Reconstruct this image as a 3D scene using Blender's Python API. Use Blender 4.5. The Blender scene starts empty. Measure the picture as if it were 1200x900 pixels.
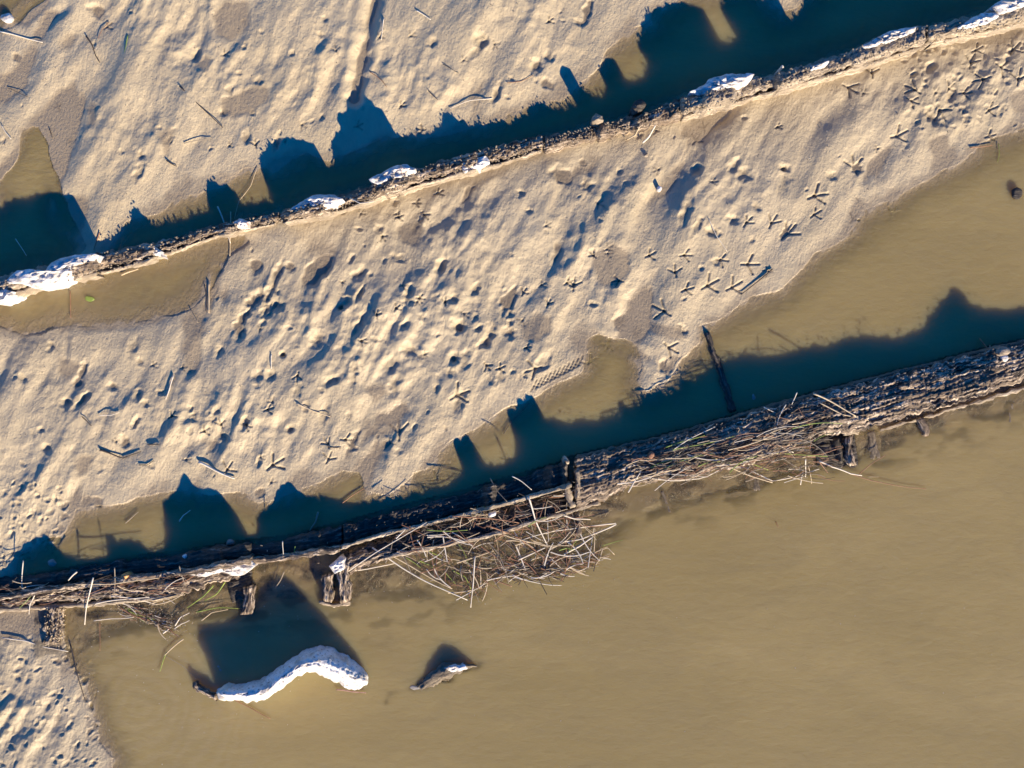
import bpy, math, random
import numpy as np
from mathutils import Vector
random.seed(7); rng = np.random.default_rng(11)
K = 0.006            # metres per photograph pixel on the water level
HC = 6.4             # drone height above the water
EL = 20.5            # sun elevation, degrees
SD = np.array([-0.485, 0.875])   # direction the shadows fall (x right, y up the picture)
TAN = math.tan(math.radians(EL))

# ------------------------------------------------------------------ camera, sky, sun, exposure
scn = bpy.context.scene
cam_d = bpy.data.cameras.new('camera'); cam = bpy.data.objects.new('camera', cam_d)
scn.collection.objects.link(cam); scn.camera = cam
cam.location = (0, 0, HC); cam.rotation_euler = (0, 0, 0)
cam_d.sensor_width = 36; cam_d.lens = 36*HC/(1200*K); cam_d.clip_start = 0.05; cam_d.clip_end = 2000
w = bpy.data.worlds.new('World'); scn.world = w; w.use_nodes = True
nt = w.node_tree; bg = nt.nodes['Background']
sky = nt.nodes.new('ShaderNodeTexSky'); sky.sky_type = 'NISHITA'; sky.sun_disc = False
sky.sun_elevation = math.radians(EL)
sky.sun_rotation = math.atan2(-SD[0], -SD[1])
sky.ozone_density = 6.0; sky.dust_density = 0.0; sky.air_density = 1.0
hs = nt.nodes.new('ShaderNodeHueSaturation'); hs.inputs['Hue'].default_value = 0.512; hs.inputs['Saturation'].default_value = 1.4
nt.links.new(sky.outputs[0], hs.inputs['Color']); nt.links.new(hs.outputs[0], bg.inputs['Color'])
bg.inputs['Strength'].default_value = 0.098
sl = bpy.data.lights.new('sun', 'SUN'); sun = bpy.data.objects.new('sun', sl); scn.collection.objects.link(sun)
sl.energy = 5.0; sl.angle = math.radians(0.5); sl.color = (1.0, 0.82, 0.585)
sun.location = (4, -6, 6)
sun.rotation_euler = Vector((SD[0], SD[1], -TAN)).to_track_quat('-Z', 'Y').to_euler()
scn.view_settings.view_transform = 'Standard'; scn.view_settings.look = 'None'
scn.view_settings.exposure = 0.90; scn.view_settings.gamma = 1.0
scn.view_settings.use_curve_mapping = False

# ------------------------------------------------------------------ helpers
COL = scn.collection
_p = rng.permutation(512).astype(np.int64); PERM = np.concatenate([_p, _p])
GR = np.stack([np.cos(np.arange(512)*2.399963), np.sin(np.arange(512)*2.399963)], 1)
def perlin(x, y, seed=0):
    xi = np.floor(x).astype(np.int64); yi = np.floor(y).astype(np.int64)
    xf = x-xi; yf = y-yi
    u = xf*xf*xf*(xf*(xf*6-15)+10); v = yf*yf*yf*(yf*(yf*6-15)+10)
    def g(ix, iy, dx, dy):
        h = PERM[(PERM[(ix+seed*37) & 511] + iy*1+seed*11) & 511]
        return GR[h, 0]*dx + GR[h, 1]*dy
    a = g(xi, yi, xf, yf); b = g(xi+1, yi, xf-1, yf)
    c = g(xi, yi+1, xf, yf-1); d = g(xi+1, yi+1, xf-1, yf-1)
    return (a*(1-u)+b*u)*(1-v) + (c*(1-u)+d*u)*v
def fbm(x, y, seed=0, octv=3, gain=0.5):
    s = 0; a = 1
    for i in range(octv):
        s = s + a*perlin(x*2**i+i*17.3, y*2**i+i*9.1, seed+i); a *= gain
    return s
def sstep(a, b, x):
    t = np.clip((x-a)/(b-a), 0, 1); return t*t*(3-2*t)
def at(px, py, z=0.0):
    s = K*(HC-z)/HC
    return ((px-600)*s, (450-py)*s, z)
def link(o, parent=None):
    COL.objects.link(o)
    if parent is not None: o.parent = parent
    return o
def tag(o, label=None, cat=None, group=None, kind=None):
    if label: o['label'] = label
    if cat: o['category'] = cat
    if group: o['group'] = group
    if kind: o['kind'] = kind
    return o
def mesh_obj(name, V, F, mat, parent=None, smooth=True, uv=None):
    V = np.asarray(V, dtype=np.float32).reshape(-1, 3); F = np.asarray(F, dtype=np.int32)
    me = bpy.data.meshes.new(name)
    me.vertices.add(len(V)); me.vertices.foreach_set('co', V.ravel())
    n = F.shape[1]
    me.loops.add(F.size); me.loops.foreach_set('vertex_index', F.ravel())
    me.polygons.add(len(F))
    me.polygons.foreach_set('loop_start', np.arange(len(F), dtype=np.int32)*n)
    me.polygons.foreach_set('loop_total', np.full(len(F), n, dtype=np.int32))
    me.update(calc_edges=True)
    me.polygons.foreach_set('use_smooth', np.full(len(F), smooth))
    if uv is not None:
        a = me.attributes.new('grain', 'FLOAT_VECTOR', 'POINT')
        a.data.foreach_set('vector', np.asarray(uv, dtype=np.float32).ravel())
    me.materials.append(mat); me.validate(); me.update()
    return link(bpy.data.objects.new(name, me), parent)
def grid_faces(ny, nx, flip=False):
    i = np.arange(ny-1)[:, None]*nx + np.arange(nx-1)[None, :]
    f = np.stack([i, i+1, i+nx+1, i+nx], -1).reshape(-1, 4)
    return f[:, ::-1] if flip else f
def resample(poly, n):
    p = np.asarray(poly, float); d = np.r_[0, np.cumsum(np.hypot(*np.diff(p, axis=0).T))]
    t = np.linspace(0, d[-1], n); return np.stack([np.interp(t, d, p[:, 0]), np.interp(t, d, p[:, 1])], 1)
def empty(name, px, py, z=0):
    o = bpy.data.objects.new(name, None); o.location = at(px, py, z); o.empty_display_size = 0.05
    COL.objects.link(o); return o
def adopt(root, kids):            # parent meshes built in world coordinates under a located empty
    for k in kids:
        k.parent = root; k.location = -root.location
# ------------------------------------------------------------------ materials
def new_mat(name):
    m = bpy.data.materials.new(name); m.use_nodes = True
    return m, m.node_tree, m.node_tree.nodes['Principled BSDF']
def nn(t, typ, **kw):
    n = t.nodes.new(typ)
    for k, v in kw.items(): setattr(n, k, v)
    return n
def ramp(t, fac, stops):
    r = t.nodes.new('ShaderNodeValToRGB'); t.links.new(fac, r.inputs[0])
    e = r.color_ramp.elements
    while len(e) < len(stops): e.new(0.5)
    for q, (p, c) in zip(e, stops): q.position = p; q.color = (*c, 1)
    return r.outputs[0]
def noise(t, vec, scale, detail=4, rough=0.55, dist=0):
    n = t.nodes.new('ShaderNodeTexNoise'); t.links.new(vec, n.inputs['Vector'])
    n.inputs['Scale'].default_value = scale; n.inputs['Detail'].default_value = detail
    n.inputs['Roughness'].default_value = rough; n.inputs['Distortion'].default_value = dist
    return n.outputs['Fac']
def mapping(t, vec, rot=0, scale=(1, 1, 1)):
    m = t.nodes.new('ShaderNodeMapping'); t.links.new(vec, m.inputs[0])
    m.inputs['Rotation'].default_value = (0, 0, rot); m.inputs['Scale'].default_value = scale
    return m.outputs[0]
def mixc(t, fac, a, b):
    m = t.nodes.new('ShaderNodeMix'); m.data_type = 'RGBA'
    if hasattr(fac, 'is_linked') or hasattr(fac, 'links'): t.links.new(fac, m.inputs[0])
    else: m.inputs[0].default_value = fac
    for s, v in ((6, a), (7, b)):
        if isinstance(v, tuple): m.inputs[s].default_value = (*v, 1)
        else: t.links.new(v, m.inputs[s])
    return m.outputs[2]
def bump(t, h, strength, dist, prev=None):
    b = t.nodes.new('ShaderNodeBump'); b.inputs['Strength'].default_value = strength; b.inputs['Distance'].default_value = dist
    t.links.new(h, b.inputs['Height'])
    if prev is not None: t.links.new(prev, b.inputs['Normal'])
    return b.outputs[0]

def mud_material():
    m, t, b = new_mat('mud')
    co = nn(t, 'ShaderNodeTexCoord').outputs['Object']
    wet = nn(t, 'ShaderNodeAttribute', attribute_name='wet').outputs['Fac']
    n1 = noise(t, co, 1.3, 4); n2 = noise(t, co, 22, 5, 0.6)
    st = noise(t, mapping(t, co, math.radians(-28), (7, 1.8, 1)), 3, 4, 0.6)
    dry = ramp(t, n1, [(0.3, (0.50, 0.415, 0.262)), (0.7, (0.61, 0.51, 0.33))])
    dry = mixc(t, ramp(t, st, [(0.35, (0, 0, 0)), (0.7, (0.45, 0.45, 0.45))]), dry, (0.44, 0.36, 0.245))
    dry = mixc(t, ramp(t, n2, [(0.52, (0, 0, 0)), (0.75, (0.4, 0.4, 0.4))]), dry, (0.42, 0.34, 0.22))
    wetc = ramp(t, n1, [(0.3, (0.31, 0.25, 0.165)), (0.7, (0.37, 0.30, 0.20))])
    wetc = mixc(t, ramp(t, n2, [(0.5, (0, 0, 0)), (0.72, (0.5, 0.5, 0.5))]), wetc, (0.30, 0.245, 0.165))
    c = mixc(t, wet, dry, wetc)
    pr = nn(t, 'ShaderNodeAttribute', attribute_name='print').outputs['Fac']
    c = mixc(t, pr, c, (0.15, 0.12, 0.08))  # prints and pits coloured darker: exposed wet silt together with painted shade
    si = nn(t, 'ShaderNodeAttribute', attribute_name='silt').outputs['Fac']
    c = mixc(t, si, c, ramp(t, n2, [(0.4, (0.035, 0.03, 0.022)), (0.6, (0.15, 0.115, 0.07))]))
    t.links.new(c, b.inputs['Base Color'])
    r = nn(t, 'ShaderNodeMapRange'); t.links.new(wet, r.inputs[0]); r.inputs[3].default_value = 0.5; r.inputs[4].default_value = 0.22
    t.links.new(r.outputs[0], b.inputs['Roughness'])
    b.inputs['Specular IOR Level'].default_value = 0.5
    n3 = noise(t, mapping(t, co, math.radians(-28), (1.6, 1, 1)), 40, 5, 0.62); n4 = noise(t, co, 150, 3, 0.6)
    nb = bump(t, n3, 0.68, 0.012); nb = bump(t, n4, 0.5, 0.0035, nb)
    t.links.new(nb, b.inputs['Normal'])
    return m
def water_material():
    m, t, b = new_mat('murky_water')
    co = nn(t, 'ShaderNodeTexCoord').outputs['Object']
    al = nn(t, 'ShaderNodeAttribute', attribute_name='turbid').outputs['Fac']
    n1 = noise(t, mapping(t, co, 0.25, (0.5, 1.6, 1)), 0.9, 3, 0.5, 0.6)
    c = ramp(t, n1, [(0.3, (0.335, 0.265, 0.118)), (0.7, (0.400, 0.318, 0.148))])
    wv = nn(t, 'ShaderNodeTexWave', wave_type='RINGS', rings_direction='Z'); mp = nn(t, 'ShaderNodeMapping'); t.links.new(co, mp.inputs[0]); t.links.new(mp.outputs[0], wv.inputs[0])
    mp.inputs['Location'].default_value = (2.62, 2.3, 0); wv.inputs['Scale'].default_value = 3.2; wv.inputs['Distortion'].default_value = 9; wv.inputs['Detail'].default_value = 3; wv.inputs['Detail Scale'].default_value = 1.2
    ln = nn(t, 'ShaderNodeVectorMath', operation='LENGTH'); t.links.new(mp.outputs[0], ln.inputs[0])
    msk = nn(t, 'ShaderNodeMapRange', interpolation_type='SMOOTHSTEP'); t.links.new(ln.outputs['Value'], msk.inputs[0]); msk.inputs[1].default_value = 1.15; msk.inputs[2].default_value = 0.5; msk.inputs[3].default_value = 0; msk.inputs[4].default_value = 0.15
    mm = nn(t, 'ShaderNodeMath', operation='MULTIPLY'); t.links.new(wv.outputs['Fac'], mm.inputs[0]); t.links.new(msk.outputs[0], mm.inputs[1])
    c = mixc(t, mm.outputs[0], c, (0.46, 0.385, 0.25))
    n5 = noise(t, mapping(t, co, 0.3, (0.6, 1.5, 1)), 2.6, 5, 0.6, 1.2)
    c = mixc(t, ramp(t, n5, [(0.45, (0, 0, 0)), (0.75, (0.55, 0.55, 0.55))]), c, (0.31, 0.25, 0.125))
    t.links.new(c, b.inputs['Base Color'])
    b.inputs['Subsurface Weight'].default_value = 1.0
    b.inputs['Subsurface Radius'].default_value = (1.0, 0.8, 0.5)
    so = nn(t, 'ShaderNodeAttribute', attribute_name='soft').outputs['Fac']; t.links.new(so, b.inputs['Subsurface Scale'])
    b.inputs['Roughness'].default_value = 0.08; b.inputs['IOR'].default_value = 1.33
    w1 = noise(t, mapping(t, co, math.radians(20), (1, 2.2, 1)), 9, 3, 0.5, 0.4)
    w2 = noise(t, mapping(t, co, math.radians(-25), (1, 2.0, 1)), 24, 2)
    nb = bump(t, w1, 0.20, 0.02); nb = bump(t, w2, 0.30, 0.006, nb)
    t.links.new(nb, b.inputs['Normal'])
    tr = nn(t, 'ShaderNodeBsdfTransparent'); tr.inputs[0].default_value = (0.93, 0.91, 0.84, 1)
    gl = nn(t, 'ShaderNodeBsdfGlossy'); gl.inputs['Roughness'].default_value = 0.05; t.links.new(nb, gl.inputs['Normal'])
    fr = nn(t, 'ShaderNodeFresnel'); fr.inputs[0].default_value = 1.33; t.links.new(nb, fr.inputs['Normal'])
    cl = nn(t, 'ShaderNodeMixShader'); geo = nn(t, 'ShaderNodeNewGeometry'); inv = nn(t, 'ShaderNodeMath', operation='SUBTRACT'); inv.inputs[0].default_value = 1.0; t.links.new(geo.outputs['Backfacing'], inv.inputs[1])
    mu = nn(t, 'ShaderNodeMath', operation='MULTIPLY'); t.links.new(fr.outputs[0], mu.inputs[0]); t.links.new(inv.outputs[0], mu.inputs[1]); t.links.new(mu.outputs[0], cl.inputs[0]); t.links.new(tr.outputs[0], cl.inputs[1]); t.links.new(gl.outputs[0], cl.inputs[2])
    mx = nn(t, 'ShaderNodeMixShader'); t.links.new(al, mx.inputs[0]); t.links.new(cl.outputs[0], mx.inputs[1]); t.links.new(b.outputs[0], mx.inputs[2])
    t.links.new(mx.outputs[0], t.nodes['Material Output'].inputs[0])
    return m
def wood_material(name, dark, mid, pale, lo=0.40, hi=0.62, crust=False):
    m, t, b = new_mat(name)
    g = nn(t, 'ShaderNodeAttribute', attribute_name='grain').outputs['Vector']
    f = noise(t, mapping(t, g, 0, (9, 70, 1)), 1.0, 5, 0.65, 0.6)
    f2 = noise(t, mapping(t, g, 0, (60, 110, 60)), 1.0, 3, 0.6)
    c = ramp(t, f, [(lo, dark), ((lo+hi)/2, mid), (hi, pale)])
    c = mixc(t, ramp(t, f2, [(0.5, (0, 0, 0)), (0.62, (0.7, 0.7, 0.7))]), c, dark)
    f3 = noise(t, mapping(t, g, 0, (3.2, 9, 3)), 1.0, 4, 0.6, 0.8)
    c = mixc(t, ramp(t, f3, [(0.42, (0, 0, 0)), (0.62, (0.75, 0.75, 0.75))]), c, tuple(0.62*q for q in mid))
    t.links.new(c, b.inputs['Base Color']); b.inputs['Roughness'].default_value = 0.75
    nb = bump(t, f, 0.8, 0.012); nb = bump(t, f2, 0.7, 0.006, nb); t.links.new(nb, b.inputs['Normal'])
    return m
def plain_material(name, c1, c2, scale=30, rough=0.8, bs=0.4, bd=0.005):
    m, t, b = new_mat(name)
    co = nn(t, 'ShaderNodeTexCoord').outputs['Object']
    f = noise(t, co, scale, 5, 0.65)
    t.links.new(ramp(t, f, [(0.35, c1), (0.62, c2)]), b.inputs['Base Color'])
    b.inputs['Roughness'].default_value = rough
    t.links.new(bump(t, noise(t, co, scale*2.5, 4), bs, bd), b.inputs['Normal'])
    return m
M = dict(
    mud=mud_material(), water=water_material(),
    timber=wood_material('weathered_timber', (0.022, 0.018, 0.015), (0.27, 0.20, 0.14), (0.74, 0.62, 0.48), 0.42, 0.60),
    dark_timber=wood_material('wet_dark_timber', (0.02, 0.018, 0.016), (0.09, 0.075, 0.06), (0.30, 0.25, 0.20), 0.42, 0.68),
    pale_board=wood_material('pale_board', (0.14, 0.11, 0.08), (0.42, 0.34, 0.24), (0.64, 0.55, 0.41), 0.36, 0.6),
    crusted=wood_material('clod_crusted_timber', (0.12, 0.095, 0.07), (0.38, 0.31, 0.23), (0.56, 0.47, 0.36), 0.36, 0.6),
    silt_wood=wood_material('silted_timber', (0.10, 0.08, 0.055), (0.20, 0.16, 0.11), (0.30, 0.24, 0.16), 0.3, 0.65),
    white=plain_material('white_crust', (0.42, 0.38, 0.33), (0.84, 0.83, 0.81), 22, 0.6, 0.6, 0.01),
    white_stained=plain_material('stained_white_crust', (0.50, 0.25, 0.16), (0.85, 0.82, 0.78), 20, 0.6, 0.6, 0.01),
    white_log=None,
    straw=plain_material('straw_reed', (0.46, 0.35, 0.21), (0.66, 0.54, 0.36), 14, 0.6, 0.2, 0.001),
    pale=plain_material('bleached_reed', (0.60, 0.53, 0.42), (0.76, 0.70, 0.58), 14, 0.6, 0.2, 0.001),
    brown=plain_material('brown_reed', (0.20, 0.09, 0.05), (0.34, 0.18, 0.10), 14, 0.55, 0.2, 0.001),
    dark=plain_material('dark_twig', (0.04, 0.03, 0.025), (0.10, 0.075, 0.055), 20, 0.7, 0.3, 0.001),
    green=plain_material('green_reed', (0.12, 0.20, 0.03), (0.34, 0.42, 0.08), 10, 0.5, 0.2, 0.001),
    grey=plain_material('silted_twig', (0.24, 0.20, 0.15), (0.36, 0.30, 0.22), 20, 0.7, 0.2, 0.001),
    orange=plain_material('orange_shell', (0.50, 0.22, 0.07), (0.70, 0.40, 0.15), 40, 0.5, 0.2, 0.001),
    pink=plain_material('pink_stone', (0.36, 0.18, 0.14), (0.50, 0.30, 0.24), 40, 0.6, 0.2, 0.001),
    stone=plain_material('grey_stone', (0.25, 0.23, 0.20), (0.38, 0.35, 0.31), 40, 0.7, 0.3, 0.002),
)
def log_material():
    m, t, b = new_mat('white_log')
    co = nn(t, 'ShaderNodeTexCoord').outputs['Object']
    c = ramp(t, noise(t, co, 55, 3, 0.6), [(0.30, (0.05, 0.045, 0.04)), (0.38, (0.60, 0.58, 0.54)), (0.5, (0.78, 0.77, 0.75))])
    c = mixc(t, ramp(t, noise(t, co, 9, 5, 0.7), [(0.48, (0, 0, 0)), (0.66, (0.7, 0.7, 0.7))]), c, (0.38, 0.32, 0.25))
    t.links.new(c, b.inputs['Base Color']); b.inputs['Roughness'].default_value = 0.6
    t.links.new(bump(t, noise(t, co, 90, 4), 0.7, 0.006), b.inputs['Normal']); return m
M['white_log'] = log_material()
# ------------------------------------------------------------------ lines of the two timber rows (pixel outlines)
UN = [(-260, 388), (-100, 352), (0, 325), (60, 308), (117, 296), (187, 283), (260, 263), (327, 248), (400, 228), (500, 193), (567, 174), (647, 157), (700, 147), (753, 133), (800, 115), (883, 92), (980, 66), (1040, 40), (1087, 29), (1147, 18), (1200, 1), (1300, -28), (1460, -75)]
US = [(-260, 408), (-100, 374), (0, 350), (60, 333), (100, 325), (150, 314), (197, 298), (253, 277), (327, 262), (367, 256), (400, 248), (443, 233), (527, 208), (587, 193), (633, 178), (700, 163), (767, 147), (800, 138), (867, 120), (960, 93), (1017, 77), (1100, 50), (1133, 43), (1200, 27), (1300, -2), (1460, -48)]
LN = [(-260, 712), (-100, 692), (0, 677), (80, 670), (133, 658), (213, 650), (287, 638), (333, 633), (400, 617), (467, 598), (550, 577), (650, 548), (670, 539), (800, 508), (933, 470), (1033, 443), (1083, 430), (1150, 413), (1200, 402), (1300, 378), (1460, 342)]
LS = [(-260, 750), (-100, 732), (0, 714), (80, 706), (180, 700), (267, 680), (333, 668), (400, 656), (467, 648), (560, 630), (630, 610), (702, 590), (747, 570), (800, 560), (872, 548), (952, 515), (1030, 500), (1075, 487), (1133, 470), (1200, 450), (1300, 424), (1460, 386)]
def yl(L, x): L = np.asarray(L, float); return np.interp(x, L[:, 0], L[:, 1])
# shadow outlines seen on mud and water -> how high the ragged top edge stands along each row
U_TIPS = [(-160, 300), (-100, 262), (-60, 280), (0, 262), (28, 262), (32, 240), (55, 236), (82, 240), (92, 265), (104, 288), (130, 284), (150, 270), (157, 268), (150, 240), (156, 241), (172, 268), (190, 268), (250, 252), (240, 214), (250, 211), (262, 230), (280, 246), (330, 238), (318, 205), (298, 184), (312, 160), (337, 165), (360, 187), (383, 207), (396, 195), (383, 162), (398, 140), (400, 121), (413, 117), (430, 125), (447, 143), (452, 158), (467, 163), (507, 160), (517, 147), (515, 129), (525, 133), (537, 153), (600, 150), (613, 143), (627, 119), (640, 130), (655, 132), (682, 124), (663, 93), (668, 94), (690, 120), (712, 112), (718, 100), (699, 71), (704, 72), (724, 98), (750, 96), (762, 80), (752, 50), (762, 25), (759, 6), (768, 12), (777, 17), (800, 18), (810, 50), (850, 55), (870, 48), (880, 30), (855, 12), (850, 5), (860, -10), (880, -10), (900, 10), (925, 30), (945, 12), (948, -10), (1000, -30), (1100, -50), (1200, -90), (1400, -130)]
L_TIPS = [(-160, 650), (-100, 640), (-40, 640), (0, 660), (18, 645), (30, 628), (50, 621), (67, 637), (97, 653), (124, 652), (132, 640), (121, 614), (126, 616), (136, 634), (143, 625), (160, 626), (176, 634), (190, 650), (198, 633), (192, 603), (188, 583), (203, 574), (204, 547), (208, 549), (212, 575), (230, 567), (247, 570), (262, 583), (270, 600), (287, 623), (303, 620), (303, 598), (320, 588), (322, 570), (333, 560), (347, 577), (385, 582), (400, 590), (467, 587), (500, 577), (533, 560), (545, 548), (527, 510), (534, 511), (555, 540), (577, 547), (603, 533), (606, 515), (594, 478), (601, 477), (617, 493), (601, 458), (609, 462), (637, 500), (655, 507), (733, 498), (751, 495), (738, 482), (756, 490), (749, 471), (773, 475), (800, 460), (825, 440), (860, 432), (900, 430), (960, 415), (1010, 396), (1040, 402), (1085, 385), (1107, 350), (1135, 363), (1167, 368), (1200, 363), (1300, 340), (1400, 310)]
def profile(tips, crest, zg=0.13):
    tips = np.asarray(tips, float); T = resample(tips, 2600)
    s = K; S2 = K*(HC-zg)/HC
    X = (T[:, 0]-600)*s; Y = (450-T[:, 1])*s
    out = {}
    lens = np.arange(0, 1.6, 0.004)
    for x, y in zip(X, Y):
        cx = x-SD[0]*lens; cy = y-SD[1]*lens
        px = cx/S2+600; py = 450-cy/S2
        hit = np.nonzero(py >= yl(crest, px))[0]
        if len(hit):
            i = hit[0]; b = int(px[i]//2); out[b] = max(out.get(b, 0), lens[i]*TAN/math.hypot(*SD))
    bx = np.array(sorted(out)); xs = np.arange(bx[0]*2.0+1, bx[-1]*2.0+2, 2.0); hs_ = np.interp(xs, bx*2.0+1, [out[b] for b in bx])
    kr = np.exp(-np.linspace(-2, 2, 9)**2); kr /= kr.sum(); sm = np.convolve(np.pad(hs_, 4, 'edge'), kr, 'valid')
    return xs, 0.35*hs_+0.65*sm+0.010*perlin(xs/7, xs*0, 91)+0.008*perlin(xs/3, xs*0+4, 92)
U_CREST = [(a[0], yl(US, a[0])*0.55+a[1]*0.45) for a in UN]
L_CREST = [(-260, 738), (-100, 710), (0, 694), (80, 683), (133, 674), (213, 664), (287, 654), (333, 648), (400, 640), (450, 626), (560, 597), (630, 577), (670, 566), (700, 562), (800, 535), (933, 500), (1033, 470), (1083, 452), (1150, 435), (1200, 422), (1300, 398), (1460, 362)]
UP = profile(U_TIPS, U_CREST); LP = profile(L_TIPS, L_CREST)
def hU(x): return np.interp(x, *UP)
def hL(x): return np.interp(x, *LP)

# ------------------------------------------------------------------ the ground
def axis(a, b, step=1.0, far=50000):
    core = list(np.arange(a, b+0.1, step)); d = step
    lo = []; x = a
    while x > -far: d *= 1.16; x -= d; lo.append(x)
    hi = []; x = b; d = step
    while x < far: d *= 1.16; x += d; hi.append(x)
    return np.array(lo[::-1]+core+hi)
AX = axis(-30, 1230); AY = axis(-30, 930)
PX, PY = np.meshgrid(AX, AY)
WATER = {
 'north_channel': [(118, 310), (147, 263), (187, 247), (213, 233), (260, 217), (290, 198), (330, 200), (360, 178), (385, 185), (430, 175), (450, 163), (500, 160), (540, 155), (573, 147), (607, 133), (633, 123), (667, 110), (687, 93), (707, 70), (712, 58), (727, 47), (760, 27), (767, 10), (777, 7), (800, -8), (880, -14), (900, 4), (915, 17), (935, 12), (944, -3), (960, -90), (1200, -190), (1700, -380), (1900, -180), (1460, -58), (1300, -14), (1200, 15), (1080, 42), (800, 128), (640, 168), (327, 256)],
 'left_pool': [(-400, 300), (-100, 240), (-20, 228), (5, 212), (22, 185), (24, 150), (45, 148), (54, 170), (65, 200), (72, 225), (84, 250), (98, 288), (85, 312), (0, 338), (-400, 430)],
 'corner_pool': [(-300, -200), (60, -60), (52, 0), (36, 15), (16, 34), (-10, 42), (-200, 60)],
 'timber_pool': [(-400, 430), (0, 338), (110, 315), (200, 290), (285, 274), (300, 284), (268, 300), (262, 320), (246, 338), (226, 362), (205, 371), (190, 374), (150, 379), (100, 382), (60, 388), (30, 391), (0, 384), (-100, 400), (-400, 470)],
 'bank_pool': [(-400, 760), (-60, 690), (14, 676), (22, 650), (45, 640), (67, 627), (90, 600), (110, 595), (143, 587), (173, 578), (225, 575), (277, 577), (303, 588), (340, 580), (377, 563), (400, 549), (423, 550), (430, 572), (455, 580), (478, 567), (484, 552), (507, 547), (530, 517), (557, 500), (600, 477), (627, 463), (667, 440), (683, 433), (687, 397), (700, 388), (730, 396), (748, 405), (752, 430), (750, 447), (758, 457), (783, 447), (800, 420), (817, 400), (820, 383), (850, 370), (883, 350), (917, 337), (933, 317), (957, 297), (1000, 270), (1013, 253), (1053, 230), (1067, 217), (1100, 203), (1123, 193), (1150, 170), (1200, 150), (1300, 100), (1700, -20), (2200, 100), (1460, 365), (1200, 425), (670, 565), (400, 640)],
 'river': [(-600, 790), (-200, 735), (0, 700), (60, 712), (72, 735), (82, 775), (108, 820), (119, 868), (133, 888), (126, 930), (100, 1000), (80, 1400), (0, 3000), (-3000, 60000), (60000, 60000), (60000, -9000), (2600, -40), (1460, 362), (1200, 425), (670, 565), (400, 640), (200, 680), (120, 696)],
}
PUDDLES = [[(214, 374), (232, 366), (240, 390), (238, 425), (226, 436), (216, 410)], [(262, 118), (285, 108), (312, 106), (318, 118), (300, 130), (275, 138), (264, 134)], [(100, 128), (108, 118), (122, 125), (116, 150), (104, 152)],
 [(252, 20), (265, 5), (285, 8), (288, 30), (272, 48), (256, 44)], [(68, 50), (80, 40), (92, 42), (88, 62), (72, 60)],
 [(186, 160), (200, 150), (214, 150), (205, 166), (196, 182)], [(698, 300), (715, 285), (735, 290), (738, 318), (722, 335), (706, 330)],
 [(616, 383), (630, 372), (645, 372), (648, 392), (630, 402), (616, 396)], [(752, 378), (798, 380), (806, 400), (790, 402), (772, 394)],
 [(784, 420), (800, 416), (806, 430), (794, 444), (784, 440)], [(1088, 200), (1098, 186), (1118, 172), (1122, 186), (1104, 198)],
 [(1092, 168), (1106, 160), (1110, 176), (1098, 184)], [(75, 425), (100, 425), (95, 438), (80, 445), (72, 436)], [(88, 545), (98, 532), (112, 534), (106, 556), (92, 558)],
 [(232, 78), (243, 66), (252, 72), (244, 82)], [(430, 455), (448, 452), (455, 462), (440, 470)], [(0, 92), (12, 88), (16, 100), (4, 108), (-10, 104)],
 [(570, 198), (600, 192), (590, 208), (548, 214), (540, 208)], [(800, 146), (860, 130), (850, 142), (800, 156)], [(1120, 46), (1170, 36), (1200, 34), (1180, 50), (1130, 56)],
 [(0, 718), (60, 716), (72, 742), (30, 748), (0, 744)], [(1185, 115), (1205, 108), (1204, 130), (1188, 130)], [(468, 270), (490, 262), (497, 268), (488, 284), (472, 280)]]
def sdf(poly, X, Y):           # + inside
    P = np.asarray(poly, float); Q = np.roll(P, -1, 0)
    d = np.full(X.shape, 1e18); ins = np.zeros(X.shape, bool)
    for (x0, y0), (x1, y1) in zip(P, Q):
        ex, ey = x1-x0, y1-y0; wx, wy = X-x0, Y-y0
        t = np.clip((wx*ex+wy*ey)/(ex*ex+ey*ey+1e-9), 0, 1)
        d = np.minimum(d, (wx-ex*t)**2+(wy-ey*t)**2)
        c = ((y0 <= Y) & (y1 > Y)) | ((y1 <= Y) & (y0 > Y))
        with np.errstate(all='ignore'):
            ins ^= c & (X < x0+(Y-y0)*ex/(ey if ey else 1e-9))
    return np.where(ins, 1, -1)*np.sqrt(d)
def coarse(fn):                # evaluate on every third line, then interpolate
    cx = np.r_[AX[::3], AX[-1]]; cy = np.r_[AY[::3], AY[-1]]
    cx = np.unique(cx); cy = np.unique(cy)
    GX, GY = np.meshgrid(cx, cy); Z = fn(GX, GY)
    ix = np.clip(np.searchsorted(cx, AX)-1, 0, len(cx)-2); fx = (AX-cx[ix])/(cx[ix+1]-cx[ix])
    iy = np.clip(np.searchsorted(cy, AY)-1, 0, len(cy)-2); fy = (AY-cy[iy])/(cy[iy+1]-cy[iy])
    A = Z[iy][:, ix]*(1-fx)+Z[iy][:, ix+1]*fx; B = Z[iy+1][:, ix]*(1-fx)+Z[iy+1][:, ix+1]*fx
    return A*(1-fy[:, None])+B*fy[:, None]
fade = 1/(1+np.maximum(0, np.hypot(PX-600, PY-450)-1500)/3000)      # calm the small relief far away
wob = 8*perlin(PX/45, PY/38, 3)+2.2*perlin(PX/17, PY/15, 4)+0.5*perlin(PX/5, PY/5, 5)
S = {k: coarse(lambda X, Y, v=v: sdf(v, X, Y)) for k, v in WATER.items()}
pud = coarse(lambda X, Y: np.max([sdf(p, X, Y) for p in PUDDLES], 0))
sea = np.max(list(S.values()), 0)
s = sea+wob*np.clip(1.2-np.abs(sea)/60, 0.15, 1)
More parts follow.
